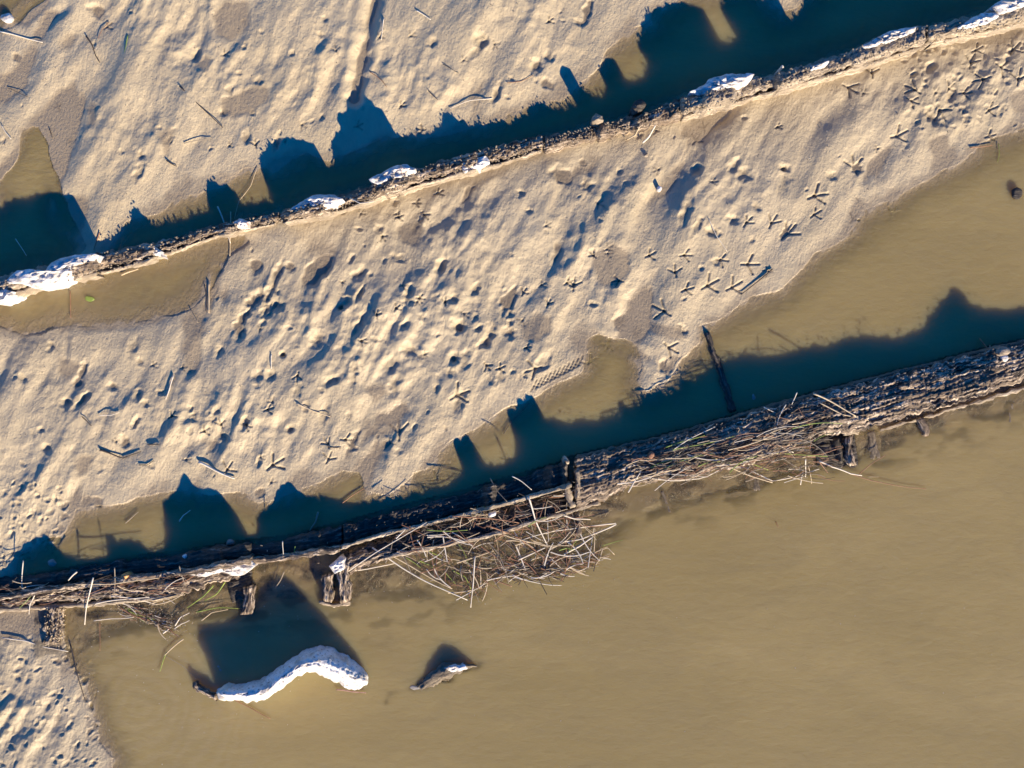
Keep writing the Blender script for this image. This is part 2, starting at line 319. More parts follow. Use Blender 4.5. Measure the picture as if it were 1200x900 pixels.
# stretched relief: the mud was combed by the ebb from lower left to upper right
ca, sa = math.cos(math.radians(62)), math.sin(math.radians(62))
al = (PX*ca-PY*sa); ac = (PX*sa+PY*ca)
al = al+12*perlin(PX/90, PY/90, 8); ac = ac+10*perlin(PX/70, PY/70, 9)
big = fbm(al/190, ac/66, 12, 2); mid = fbm(al/62, ac/24, 15, 2); fin = fbm(al/19, ac/8.5, 20, 2, 0.55)
lump = fbm(PX/17, PY/15, 25, 2, 0.6)
# how rough the mud is: trampled in the middle band and lower left, smooth at upper left
rough = 0.25+1.0*sstep(-0.25, 0.35, perlin(PX/150+3.1, PY/105+7.7, 30))+0.55*np.exp(-((PX-480)/300)**2-((PY-370)/120)**2)
rough += 0.9*np.exp(-((PX-30)/80)**2-((PY-610)/60)**2)+0.9*np.exp(-((PX-40)/80)**2-((PY-830)/90)**2)
rough += 0.6*np.exp(-((PX-1120)/70)**2-((PY-90)/40)**2)
shore = np.clip(-s/26, 0, 1)
bank = 0.0015*sstep(0, 5, -s)+0.013*sstep(0, 34, -s)+0.028*sstep(10, 130, -s)
steep = np.clip(S['timber_pool'], -60, 60)
bank += 0.009*sstep(0, 12, -(steep+wob))*(S['timber_pool'] > -60)*(PY > 360)*sstep(220, 190, PX)*sstep(60, 20, -steep)
rel = 0.040*big+0.031*mid*(0.22+0.58*rough)+0.0040*fin*(0.35+0.6*rough)+0.0080*lump*rough*(0.5+0.5*sstep(-.2, .4, mid))
film = sstep(-5, 2, pud+wob*1.25)*(s < -3)
H = bank+0.003+rel*(0.22+0.78*sstep(0, 60, -s))*fade
base_ = bank+0.003+(0.034*big+0.008*mid-0.006)*(0.22+0.78*sstep(0, 60, -s))*fade
H = H*(1-film)+(base_+0.0006*fin)*film
H = np.where(H > 0.004, H, 0.004*np.exp(np.clip((H-0.004)/0.006, -6, 0)))       # hollows level out at the water table
deep = {'north_channel': 0.05, 'left_pool': 0.035, 'corner_pool': 0.03, 'timber_pool': 0.020, 'bank_pool': 0.055, 'river': 0.30}
D = np.zeros_like(H)
for k, v in S.items():
    L = 130 if k == 'river' else 70
    D = np.maximum(D, deep[k]*sstep(0, L, v+wob*0.5)*1.0 + 0.002*sstep(0, 8, v+wob*0.5))
# the shelf of silt along the south side of the lower timbers
dl = PY-yl(LS, PX)
shelf = sstep(100+135*np.exp(-((PX-480)/150)**2), 10, dl+18*perlin(PX/50, PY/40, 41))*(dl > -60)
D = np.where(S['river'] > 0, D*(1-shelf)+shelf*(0.011+0.012*perlin(PX/44+PY/150, PY/20, 42)), D)
H = np.where(s > 0, -D+0.0028*fin+0.006*big*sstep(0, 30, s)+0.002*lump, H)
PIT_SHADE = np.zeros_like(H)  # darkening of prints and pits: wet silt, plus shade put into the colour
def win(cx, cy, r):
    i0, i1 = np.searchsorted(AX, [cx-r, cx+r]); j0, j1 = np.searchsorted(AY, [cy-r, cy+r])
    return slice(j0, j1), slice(i0, i1)
def seg_d(X, Y, x0, y0, x1, y1):
    ex, ey = x1-x0, y1-y0; t = np.clip(((X-x0)*ex+(Y-y0)*ey)/(ex*ex+ey*ey+1e-9), 0, 1)
    return np.hypot(X-x0-ex*t, Y-y0-ey*t), t
def trench(pts, wd, dep, lip=0.25, pit_shade=0):
    xs = [p[0] for p in pts]; ys = [p[1] for p in pts]
    cx, cy = (min(xs)+max(xs))/2, (min(ys)+max(ys))/2; r = max(max(xs)-min(xs), max(ys)-min(ys))/2+wd*4
    q = win(cx, cy, r); X, Y = PX[q], PY[q]
    d = np.full(X.shape, 1e9)
    for a, b in zip(pts, pts[1:]): d = np.minimum(d, seg_d(X, Y, *a, *b)[0])
    d = d+wd*0.35*perlin(X/(wd*1.6+3), Y/(wd*1.6+3), 50)
    if pit_shade: PIT_SHADE[q] = np.maximum(PIT_SHADE[q], pit_shade*np.exp(-(d/(wd*0.95))**2))
    H[q] += -dep*np.exp(-(d/wd)**2)+lip*dep*np.exp(-((d-1.9*wd)/(0.7*wd))**2)
def crater(cx, cy, r, dep=None, ex=1.0, ang=0.0, lip=0.12):
    dep = r*K*0.5 if dep is None else dep
    q = win(cx, cy, r*3.4*max(ex, 1/ex)); X, Y = PX[q]-cx, PY[q]-cy
    X = X+r*0.55*perlin(PX[q]/(r*0.8+1.5), PY[q]/(r*0.8+1.5), 55); Y = Y+r*0.55*perlin(PX[q]/(r*0.8+1.5)+9, PY[q]/(r*0.8+1.5), 56)
    c, s_ = math.cos(ang), math.sin(ang); u = (X*c+Y*s_)/ex; v = (-X*s_+Y*c)*ex
    d = np.hypot(u, v)/r
    PIT_SHADE[q] = np.maximum(PIT_SHADE[q], 0.45*min(1, dep/0.012)*np.exp(-(d*1.15)**2))
    H[q] += (-dep*np.exp(-d**3*0.9)+lip*dep*np.exp(-((d-1.5)/0.4)**2)*(0.6+perlin(PX[q]/(r+1), PY[q]/(r+1), 57)))*np.where(film[q] > .5, .3, 1)
def track(cx, cy, s_, a=None, dep=None):
    a = (random.uniform(0, 6.28) if random.random() < .3 else random.gauss(0.5, 0.5)) if a is None else a; s_ *= 1.05; dep = dep or 0.0055+0.0004*s_
    for da, L in ((0, 1.0), (0.95+random.uniform(-.2, .2), 0.95), (-0.95+random.uniform(-.2, .2), 0.95), (math.pi+random.uniform(-.3, .3), 0.55)):
        trench([(cx, cy), (cx+math.cos(a+da)*s_*L, cy-math.sin(a+da)*s_*L)], max(1.0, s_*0.085), dep, 0.08, 0.65)
    crater(cx, cy, max(1.6, s_*0.16), dep*0.7)
# ---- scarps and hollows
trench([(444, -30), (438, 10), (430, 45), (422, 80), (414, 115)], 8, 0.045, 0.15)
trench([(135, 30), (95, 110), (50, 190), (30, 210)], 26, 0.026, 0.2); trench([(175, 140), (120, 210), (85, 250)], 16, 0.016, 0.2); trench([(60, 20), (30, 80), (0, 120)], 14, 0.016, 0.2)
trench([(842, 128), (812, 160), (790, 200), (768, 240), (760, 320), (745, 380)], 18, 0.028, 0.2)
trench([(700, 200), (660, 290), (600, 360)], 22, 0.014, 0.2); trench([(1010, 110), (960, 150), (930, 210)], 14, 0.012, 0.2)
trench([(30, 22), (50, 0)], 9, 0.012, 0.2); trench([(45, 40), (60, 22), (80, 10)], 6, 0.010)
trench([(300, 310), (286, 330), (262, 345)], 11, 0.012); trench([(240, 410), (228, 432)], 9, 0.010)
trench([(430, 450), (470, 430), (500, 410)], 9, 0.010); trench([(446, 530), (425, 560), (412, 575)], 9, 0.010); trench([(448, 488), (478, 480)], 7, 0.009)
trench([(60, 205), (72, 240)], 5, 0.010); trench([(120, 80), (132, 130), (118, 170)], 16, 0.007); trench([(700, 395), (760, 418)], 6, 0.008)
trench([(735, 300), (742, 330), (736, 350)], 8, 0.010); trench([(655, 232), (648, 250)], 6, 0.006); trench([(80, 395), (79, 420)], 3.5, 0.006)
trench([(255, 318), (240, 372)], 5, 0.006); trench([(820, 360), (860, 240), (900, 210)], 10, 0.004)
HOLES = [(563,48,9),(628,78,8),(643,68,7),(640,98,7),(657,205,11),(620,248,4),(610,227,5),(678,27,5),(507,53,6),(263,132,6),(290,161,7),(232,67,7),(113,12,8),(20,67,5),(305,97,6),(270,107,5),(167,183,5),(377,43,4),(382,25,4),(297,133,4),(378,138,4),(298,352,9),(308,346,7),(328,358,7),(370,320,13),(382,312,10),(300,312,8),(340,313,6),(325,342,4),(373,398,9),(258,412,6),(304,440,7),(318,440,7),(388,447,7),(396,444,5),(333,415,4),(341,502,5),(228,487,5),(172,473,5),(133,453,6),(92,450,6),(30,443,5),(58,525,6),(147,517,7),(263,512,6),(305,577,6),(103,588,6),(115,588,6),(80,472,7),(163,463,6),(538,383,9),(597,390,8),(590,354,6),(495,372,5),(533,420,8),(545,417,7),(528,437,6),(512,455,5),(422,320,8),(401,360,5),(727,377,9),(798,387,7),(918,198,6),(973,207,6),(1003,198,7),(858,258,7),(832,273,7),(885,244,5),(880,282,4),(838,308,5),(870,205,9),(475,382,6),(560,385,5),(480,410,8),(495,418,6),(557,372,4),(400,245,6),(688,218,7),(860,195,8),(816,200,7),(1088,80,7),(1095,142,8),(780,430,9),(745,390,8),(1088,135,8),(250,490,6),(256,480,5)]
for x, y, r in HOLES: crater(x, y, r*0.85, r*K*0.42, random.uniform(0.8, 1.3), random.uniform(-1.4, -0.6))
for x, y in ((538, 383), (657, 205), (333, 415), (341, 502), (401, 360), (533, 420), (918, 198)): crater(x-1, y+1, 2.6, 0.03, lip=0)
crater(657, 206, 4.5, 0.035, lip=0); crater(538, 384, 3.6, 0.03, lip=0)
TRACKS = [(1050,160,13),(1000,197,14),(953,230,15),(953,252,9),(999,257,8),(1047,250,9),(922,275,14),(903,262,11),(873,262,9),(1100,130,13),(1157,130,10),(993,103,12),(1020,87,10),(1070,107,12),(1158,160,8),(843,305,9),(875,310,13),(828,335,14),(857,337,13),(802,340,9),(492,350,6),(465,362,6),(443,370,6),(425,400,6),(522,355,6),(613,343,6),(642,357,6),(672,335,10),(664,332,7),(627,432,13),(535,463,15),(468,507,15),(778,365,14),(783,407,12),(713,403,9),(692,423,8),(570,428,7),(585,432,7),(617,408,5),(643,27,6),(470,125,6),(495,152,6),(513,227,7),(487,238,6),(497,252,7),(467,255,6),(448,277,6),(260,497,7),(290,498,7),(315,480,7),(203,488,7),(240,505,7),(320,545,14),(385,538,9),(267,550,11),(1136,75,11),(1150,95,12),(1170,80,12),(1185,60,11),(1128,110,9),(1190,95,12),(1142,60,9),(790,320,9),(800,300,9),(760,300,8),(350,440,7),(300,170,6),(725,330,8),(815,165,9),(825,150,8),(1065,120,9),(1110,105,9),(910,60+90,5),(405,515,9),(385,520,8),(510,560,9),(695,300,6)]
for x, y, z in TRACKS: track(x, y, z)
for i in range(11):            # the comb of marks near the pool
    t = i/10; cx, cy = 625+54*t, 452-28*t
    trench([(cx-3, cy+6), (cx+1, cy-1), (cx+4, cy-7)], 1.1, 0.005, 0.1, 0.7); trench([(cx, cy), (cx+6, cy+1)], 1.0, 0.004, 0.1, 0.6)
for i in range(520):           # everyday pits and pecks
    x, y = random.uniform(-20, 1220), random.uniform(-20, 700)
    j, k = np.searchsorted(AY, y)-1, np.searchsorted(AX, x)-1
    if s[j, k] > -8: continue
    wgt = math.exp(-((x-480)/420)**2-((y-400)/170)**2)
    if random.random() > 0.35+0.65*wgt: continue
    r = random.uniform(1.6, 3.2)+random.random()**2*4*wgt
    crater(x, y, r, r*K*random.uniform(0.25, 0.55), random.uniform(0.7, 1.4), random.uniform(-1.6, -0.4), 0.3)
for i in range(75):            # slumped scoops, drawn out along the ebb
    x, y = random.gauss(430, 330), random.gauss(330, 170)
    if not (0 < x < 1200 and 0 < y < 650): continue
    j, k = np.searchsorted(AY, y)-1, np.searchsorted(AX, x)-1
    if s[j, k] > -22: continue
    crater(x, y, random.uniform(4.5, 9.5), random.uniform(0.010, 0.024), random.uniform(1.3, 2.0), random.uniform(-1.35, -0.75), 0.15)
for i in range(80):
    x, y = random.uniform(0, 1200), random.uniform(20, 620)
    j, k = np.searchsorted(AY, y)-1, np.searchsorted(AX, x)-1
    if s[j, k] < -12: track(x, y, random.uniform(4, 7), dep=0.0035)
for i in range(260):           # chewed mud at lower left and by the timber end
    x, y = random.choice([(random.uniform(-10, 115), random.uniform(745, 905)), (random.uniform(-10, 80), random.uniform(560, 660)), (random.uniform(1060, 1210), random.uniform(50, 150))])
    crater(x, y, random.uniform(1.8, 4), random.uniform(0.003, 0.009), random.uniform(0.7, 1.5), random.uniform(-1.6, -0.4), 0.5)
_X, _Y = PX+14*perlin(PX/40, PY/40, 81), PY+14*perlin(PX/40, PY/40, 82)
_d, _t = seg_d(_X, _Y, 452, 822, 566, 775)
hump = np.exp(-(_d/17)**2)*(0.55+0.45*perlin(PX/22, PY/15, 83)+0.2)*(S['river'] > 0)
H = np.where(S['river'] > 0, H*(1-np.clip(hump*1.25, 0, 1))-0.004*np.clip(hump*1.25, 0, 1), H)
def ground_z(px, py):
    j = np.clip(np.searchsorted(AY, py), 0, len(AY)-1); i = np.clip(np.searchsorted(AX, px), 0, len(AX)-1)
    return float(H[j, i])
H = np.where(s < 0, np.maximum(H, 0.0012), H)
V = np.stack([(PX-600)*K, (450-PY)*K, H], -1)
ground = mesh_obj('mud_flat', V, grid_faces(len(AY), len(AX), True), M['mud'])
tag(ground, kind='structure')
wet = np.maximum(film*0.9, sstep(0.0095, 0.0015, H+0.0025*perlin(PX/9, PY/9, 60)+0.003*perlin(PX/40, PY/40, 61)))
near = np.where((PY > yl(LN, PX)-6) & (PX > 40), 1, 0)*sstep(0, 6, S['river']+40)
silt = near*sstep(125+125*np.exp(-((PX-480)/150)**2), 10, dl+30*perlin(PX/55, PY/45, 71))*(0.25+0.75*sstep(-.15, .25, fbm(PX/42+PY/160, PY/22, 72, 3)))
a = ground.data.attributes.new('print', 'FLOAT', 'POINT'); a.data.foreach_set('value', np.clip(PIT_SHADE, 0, 1).astype(np.float32).ravel())
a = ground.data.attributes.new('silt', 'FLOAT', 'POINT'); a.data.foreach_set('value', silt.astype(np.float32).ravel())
a = ground.data.attributes.new('wet', 'FLOAT', 'POINT'); a.data.foreach_set('value', wet.astype(np.float32).ravel())

# ------------------------------------------------------------------ the water: one closed body, its clearness set by how deep it is
wx, wy = AX[::2], AY[::2]
WD = np.maximum(0, -H[::2, ::2])
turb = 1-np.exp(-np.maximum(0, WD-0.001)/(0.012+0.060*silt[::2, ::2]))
WX, WY = np.meshgrid(wx, wy); ny, nx = WX.shape
V = np.stack([(WX-600)*K, (450-WY)*K, np.zeros_like(WX)], -1).reshape(-1, 3)
c4 = np.array([[V[:, 0].min(), V[:, 1].max(), -3], [V[:, 0].max(), V[:, 1].max(), -3], [V[:, 0].max(), V[:, 1].min(), -3], [V[:, 0].min(), V[:, 1].min(), -3]])
F = grid_faces(ny, nx, True)
n0 = len(V); me = bpy.data.meshes.new('water')
top = F.tolist()
side = []
tl, tr_, br, bl = 0, nx-1, ny*nx-1, (ny-1)*nx
side.append([n0, n0+1]+list(range(nx-1, -1, -1)))                         # north
side.append([n0+1, n0+2]+[r*nx+nx-1 for r in range(ny-1, -1, -1)])         # east
side.append([n0+2, n0+3]+[(ny-1)*nx+i for i in range(0, nx)])              # south
side.append([n0+3, n0]+[r*nx for r in range(0, ny)])                       # west
side.append([n0+3, n0+2, n0+1, n0])
me.from_pydata(np.vstack([V, c4]).tolist(), [], top+side); me.materials.append(M['water'])
so = 0.012+0.36*sstep(2, 60, sea[::2, ::2])
a = me.attributes.new('soft', 'FLOAT', 'POINT'); a.data.foreach_set('value', np.r_[so.ravel(), [0.1]*4].astype(np.float32))
a = me.attributes.new('turbid', 'FLOAT', 'POINT'); a.data.foreach_set('value', np.r_[turb.ravel(), [1]*4].astype(np.float32))
me.polygons.foreach_set('use_smooth', np.zeros(len(me.polygons), bool)); me.update()
tag(link(bpy.data.objects.new('water', me)), kind='structure')

# ------------------------------------------------------------------ timber builder: a strip between two edges with its own ragged top
def strip(name, N, S_, ztop, mat, du=1.5, dv=1.3, bottom=-0.10, edge=1.5, round_=0.02, crest=0.5, fib=0.010, clod=0.0, seed=0, parent=None, x0=None, x1=None, fl=16.0, ends=4.0, planks=0):
    N = np.asarray(N, float); S_ = np.asarray(S_, float)
    if x0 is not None:
        xs = np.arange(x0, x1+0.1, du); n = len(xs)
        A = np.stack([xs, yl(N, xs)], 1); B = np.stack([xs, yl(S_, xs)], 1)
    else:
        L = max(np.hypot(*np.diff(N, axis=0).T).sum(), np.hypot(*np.diff(S_, axis=0).T).sum()); n = max(6, int(L/du))
        A = resample(N, n); B = resample(S_, n)
    wd = np.hypot(*(B-A).T).mean(); m = max(5, int(wd/dv))
    v = np.linspace(0, 1, m); u = np.r_[0, np.cumsum(np.hypot(*np.diff((A+B)/2, axis=0).T))]
    U, VV = np.meshgrid(u, v); T = VV*wd
    ea = edge*(perlin(u/9, u*0+1.5, seed)*2+perlin(u/3.5, u*0+3.5, seed+1))
    eb = edge*(perlin(u/9, u*0+5.5, seed+2)*2+perlin(u/3.5, u*0+7.5, seed+3))
    d = (B-A)/(np.hypot(*(B-A).T)[:, None]+1e-6)
    P = A[None]*(1-VV[..., None])+B[None]*VV[..., None]
    P = P+d[None]*(ea[None]*(1-VV)**3+eb[None]*VV**3)[..., None]
    P = P+0.8*np.stack([perlin(U/6, T/6, seed+5), perlin(U/6, T/6, seed+6)], -1)
    zt = np.asarray([ztop(x) for x in (A[:, 0]+B[:, 0])/2]) if callable(ztop) else np.full(n, ztop)
    cs = np.where(VV < crest, (crest-VV)/crest, (VV-crest)/(1-crest))
    z = zt[None]-round_*cs**2.2
    if planks:
        Tw = T+2.5*perlin(U/60, U*0+8.5, seed+30); idx = np.floor(Tw/planks); fr_ = np.abs(Tw/planks-idx-0.5)*2
        z = z+0.016*perlin(U/90, idx*7.31+0.4, seed+31)+0.010*perlin(U/26, idx*3.7+0.3, seed+32)-0.016*sstep(0.80, 0.97, fr_)*(0.6+perlin(U/14, idx*1.9, seed+33))
        z = z-0.030*sstep(0.22, 0.34, perlin(U/34, T/9, seed+34))
    f = perlin(U/fl, T/2.6, seed+8)+0.6*perlin(U/(fl*0.45), T/1.5+4, seed+9)
    f2 = -np.abs(perlin(U/(fl*2), T/4.2, seed+10))
    z = z+fib*f+fib*1.6*(f2+0.2)
    if clod: 
        q = perlin(U/4.2, T/4.2, seed+12)+0.7*perlin(U/2.3, T/2.3, seed+13); z = z+clod*np.clip(q, -0.2, 1)+clod*0.5*perlin(U/1.5+3, T/1.5, seed+14)
    e = np.minimum(sstep(0, ends, U), sstep(0, ends, u[-1]-U)); z = z*e+(bottom*0.2)*(1-e)
    z = np.maximum(z, bottom+0.01)
    X = np.zeros((m+2, n, 3)); G = np.zeros((m+2, n, 3))
    sc = K*(HC-z)/HC
    X[1:-1, :, 0] = (P[..., 0]-600)*sc; X[1:-1, :, 1] = (450-P[..., 1])*sc; X[1:-1, :, 2] = z
    X[0] = X[1]; X[-1] = X[-2]; X[0, :, 2] = bottom; X[-1, :, 2] = bottom
    G[1:-1, :, 0] = U*K; G[1:-1, :, 1] = T*K; G[0] = G[1]; G[-1] = G[-2]; G[0, :, 1] -= 0.1; G[-1, :, 1] += 0.1; G[..., 2] = X[..., 2]+seed*0.37
    return mesh_obj(name, X, grid_faces(m+2, n, True), mat, parent, uv=G)
def lumpy(name, outline, z0, h, mat, seed=0, rings=10, seg=46, bottom=-0.03, rough_=0.012, parent=None, flat=2.0):
    P = resample(list(outline)+[outline[0]], seg+1)[:-1]; c = P.mean(0)
    vs = []; r = np.linspace(0, 1, rings+1)[1:]
    Q = [c[None]*(1-k)+P*k for k in r]
    allp = np.vstack([c[None]]+Q)
    kk = np.r_[0, np.repeat(r, seg)]
    z = z0+h*(1-kk**flat)+rough_*(fbm(allp[:, 0]/8, allp[:, 1]/5, seed, 3, 0.6))*(1-0.4*kk)
    allp = allp+1.6*np.stack([perlin(allp[:, 0]/6, allp[:, 1]/6, seed+1), perlin(allp[:, 0]/6, allp[:, 1]/6, seed+2)], -1)
    sc = K*(HC-z)/HC
    V = np.stack([(allp[:, 0]-600)*sc, (450-allp[:, 1])*sc, z], -1)
    sk = V[-seg:].copy(); sk[:, 2] = bottom; V = np.vstack([V, sk])
    F = []
    for i in range(seg):
        j = (i+1) % seg; F.append((0, 1+i, 1+j, 1+j))
        for k in range(rings): F.append((1+k*seg+i, 1+(k+1)*seg+i, 1+(k+1)*seg+j, 1+k*seg+j))
    me = bpy.data.meshes.new(name); me.from_pydata(V.tolist(), [], [tuple(dict.fromkeys(f)) for f in F]); me.materials.append(mat)
    me.polygons.foreach_set('use_smooth', np.ones(len(me.polygons), bool)); me.update()
    g = me.attributes.new('grain', 'FLOAT_VECTOR', 'POINT'); g.data.foreach_set('vector', (V+seed).astype(np.float32).ravel())
    o = link(bpy.data.objects.new(name, me), parent); return o
def off(L, f, LB):                 # line part-way between two edges
    xs = sorted(set([p[0] for p in L]+[p[0] for p in LB])); return [(x, yl(L, x)*(1-f)+yl(LB, x)*f) for x in xs]

# ================================================================== UPPER ROW of hull planking
def upper(x0, x1, label, seed, board=True, mat='crusted', clod=0.016, whites=()):
    cx = (x0+x1)/2; root = empty('hull_timber', cx, yl(U_CREST, cx)); tag(root, label, 'timber', 'timbers of the upper row')
    kids = [strip('beam', UN, off(UN, 0.80 if board else 1.0, US), lambda x: hU(x)-0.004, M[mat], round_=0.035, crest=0.62, fib=0.012, clod=clod, seed=seed, x0=x0, x1=x1, edge=2.2, fl=9)]
    if board:
        kids.append(strip('edge_board', off(UN, 0.86, US), US, lambda x: min(hU(x)-0.01, 0.16)*0.9, M['pale_board'], round_=0.006, fib=0.004, seed=seed+3, x0=x0+4, x1=x1-4, edge=1.2, dv=1.2, fl=30))
    for i, (o, z, h, m) in enumerate(whites):
        kids.append(lumpy('white_crust', o, float(np.mean([hU(p[0]) for p in o]))-0.004, h, M[m], seed+20+i, rough_=0.030, seg=70, rings=14, flat=3))
    adopt(root, kids); return root
def hz(x, d=0.0): return float(hU(x))+d
upper(-240, 84, 'low timber under white crust at far left end of upper row', 101, True, whites=[
    ([(7, 328), (18, 318), (34, 315), (52, 318), (60, 308), (72, 302), (92, 298), (112, 297), (110, 305), (92, 311), (84, 322), (66, 334), (40, 338), (26, 333), (10, 333)], 0.13, 0.035, 'white'),
    ([(-10, 345), (6, 338), (16, 342), (12, 350), (-6, 356)], 0.07, 0.02, 'white')])
upper(80, 330, 'narrow crumbling timber with reed scraps beside the left brown pool', 131, True, 'timber', whites=[
    ([(174, 291), (180, 288), (188, 294), (190, 301), (180, 299)], 0.09, 0.02, 'white'),
    ([(272, 262), (280, 256), (292, 259), (291, 266), (276, 268)], 0.11, 0.025, 'white_stained')])
upper(326, 640, 'long crusted timber with two white lumps left of centre', 161, True, 'timber', 0.02, whites=[
    ([(338, 247), (352, 237), (368, 228), (392, 228), (402, 233), (390, 243), (372, 249), (356, 250)], 0.17, 0.03, 'white'),
    ([(432, 210), (444, 204), (460, 195), (476, 192), (488, 198), (478, 206), (462, 212), (442, 217)], 0.15, 0.035, 'white'),
    ([(462, 197), (470, 194), (480, 197), (472, 203)], 0.18, 0.02, 'white_stained'),
    ([(540, 192), (556, 184), (570, 183), (574, 190), (560, 199), (544, 203)], 0.13, 0.02, 'white')])
upper(636, 800, 'clod-crusted timber at the middle of the upper row', 191, False, 'timber', 0.022)
upper(794, 1088, 'thick clod-topped timber with pale board edge, right of centre', 221, True, clod=0.02, whites=[
    ([(808, 107), (824, 100), (832, 92), (850, 87), (884, 86), (880, 95), (866, 102), (848, 105), (838, 112), (822, 113)], 0.17, 0.035, 'white'),
    ([(930, 84), (948, 78), (972, 71), (970, 76), (950, 83), (934, 88)], 0.19, 0.015, 'white'),
    ([(1010, 54), (1028, 44), (1044, 36), (1074, 31), (1072, 37), (1050, 47), (1026, 55), (1012, 57)], 0.20, 0.02, 'white')])
upper(1084, 1440, 'broad pale timber under white crust at far right end of upper row', 251, True, 'pale_board', clod=0.008, whites=[
    ([(1120, 33), (1134, 24), (1150, 16), (1168, 14), (1172, 20), (1156, 28), (1134, 34)], 0.22, 0.03, 'white'),
    ([(1164, 6), (1180, -4), (1210, -8), (1240, -14), (1236, -2), (1206, 6), (1184, 14), (1170, 16)], 0.24, 0.03, 'white')])
def tagged(o, label, cat, group=None): return tag(o, label, cat, group)
tagged(lumpy('wood_knot', [(694, 137), (699, 133), (706, 135), (707, 142), (700, 145), (694, 142)], 0.17, 0.02, M['pale_board'], 300, seg=20, rings=5), 'small pale knobbly stub standing at the middle timber edge', 'stub')
tagged(lumpy('wood_knot', [(738, 130), (744, 118), (752, 116), (758, 122), (752, 130), (742, 133)], 0.14, 0.02, M['dark_timber'], 305, seg=20, rings=5), 'dark muddy stump beside upper timber near the deep shadow', 'stub')

# ================================================================== LOWER ROW
def lower_root(x, label): 
    r = empty('hull_timber', x, yl(L_CREST, x)); tag(r, label, 'timber', 'timbers of the lower row'); return r
LA = [(-260, 738), (-100, 712), (0, 697), (80, 685), (133, 678), (213, 668), (287, 655), (333, 650), (400, 640), (450, 624), (480, 618), (560, 597), (600, 587), (630, 578), (674, 566)]
LB = [(p[0], p[1]+5) for p in LA]
# left: shaded north rail and ragged south rail
r = lower_root(150, 'dark shaded double beam at left end of lower row')
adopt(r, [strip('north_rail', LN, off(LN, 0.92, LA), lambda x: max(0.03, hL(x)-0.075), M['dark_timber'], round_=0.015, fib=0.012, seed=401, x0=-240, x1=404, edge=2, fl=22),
          strip('standing_plank', off(LA, 0.0, LB), [(p[0], p[1]+7) for p in LA], hL, M['timber'], round_=0.01, fib=0.008, seed=411, x0=-240, x1=402, edge=1.4, dv=1.2),
          strip('south_rail', [(-260, 752), (-100, 729), (0, 711), (60, 709), (120, 705), (180, 699), (215, 694)], [(-260, 760), (-100, 736), (0, 718), (60, 714), (120, 710), (180, 704), (215, 698)], 0.045, M['pale_board'], round_=0.01, fib=0.004, seed=415, x0=-240, x1=212, edge=1.0, dv=1.2, fl=40)])
tag(strip('broken_slab', [(0, 704), (30, 694), (62, 690), (110, 688), (150, 684), (200, 678), (250, 668), (285, 664)], [(0, 711), (40, 708), (80, 704), (130, 702), (180, 698), (220, 692), (262, 682), (292, 674)], 0.055, M['timber'], round_=0.02, fib=0.02, clod=0.012, seed=421, edge=4), 'ragged rotten slab lying between rails at lower left', 'slab')
# white topped block at the first rib
o = lumpy('white_crust', [(218, 668), (236, 663), (262, 660), (276, 654), (294, 655), (298, 664), (286, 674), (272, 675), (262, 670), (240, 676), (222, 674)], 0.115, 0.025, M['white'], 430, rough_=0.03, seg=70, rings=14); tag(o, 'bright white crust patch on the lower left beam beside a rib', 'crust')
o = lumpy('white_crust', [(386, 664), (398, 652), (404, 655), (403, 668), (392, 672)], 0.12, 0.02, M['white'], 435, rough_=0.03); tag(o, 'small white crust cap on the rib top at centre left', 'crust')
# middle: two planks on edge with rot between
r = lower_root(540, 'split double timber with open gap behind the reed pile')
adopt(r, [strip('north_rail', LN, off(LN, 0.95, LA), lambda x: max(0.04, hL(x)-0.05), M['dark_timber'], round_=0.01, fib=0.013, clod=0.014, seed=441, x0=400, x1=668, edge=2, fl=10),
          strip('standing_plank', LA, [(p[0], p[1]+4) for p in LA], hL, M['pale_board'], round_=0.004, fib=0.004, seed=451, x0=396, x1=672, edge=0.8, dv=1.0, fl=30),
          strip('rotten_core', [(400, 646), (450, 632), (560, 605), (600, 596), (660, 580)], [(400, 662), (450, 655), (560, 632), (600, 624), (668, 600)], 0.05, M['dark_timber'], round_=0.02, fib=0.018, clod=0.012, seed=461, edge=4, fl=12),
          strip('outer_plank', [(446, 652), (480, 645), (560, 629), (600, 618), (630, 608), (700, 588), (704, 588)], [(447, 657), (482, 649), (561, 633), (601, 622), (631, 612), (701, 592), (705, 592)], 0.085, M['pale_board'], round_=0.004, fib=0.004, seed=471, edge=0.9, dv=1.0, fl=30)])
tag(strip('broken_slab', [(398, 652), (420, 645), (452, 640), (470, 640)], [(402, 676), (416, 668), (436, 662), (458, 654)], 0.07, M['timber'], round_=0.025, fib=0.02, clod=0.012, seed=481, edge=3), 'splintered slab beside the white-capped rib', 'slab')
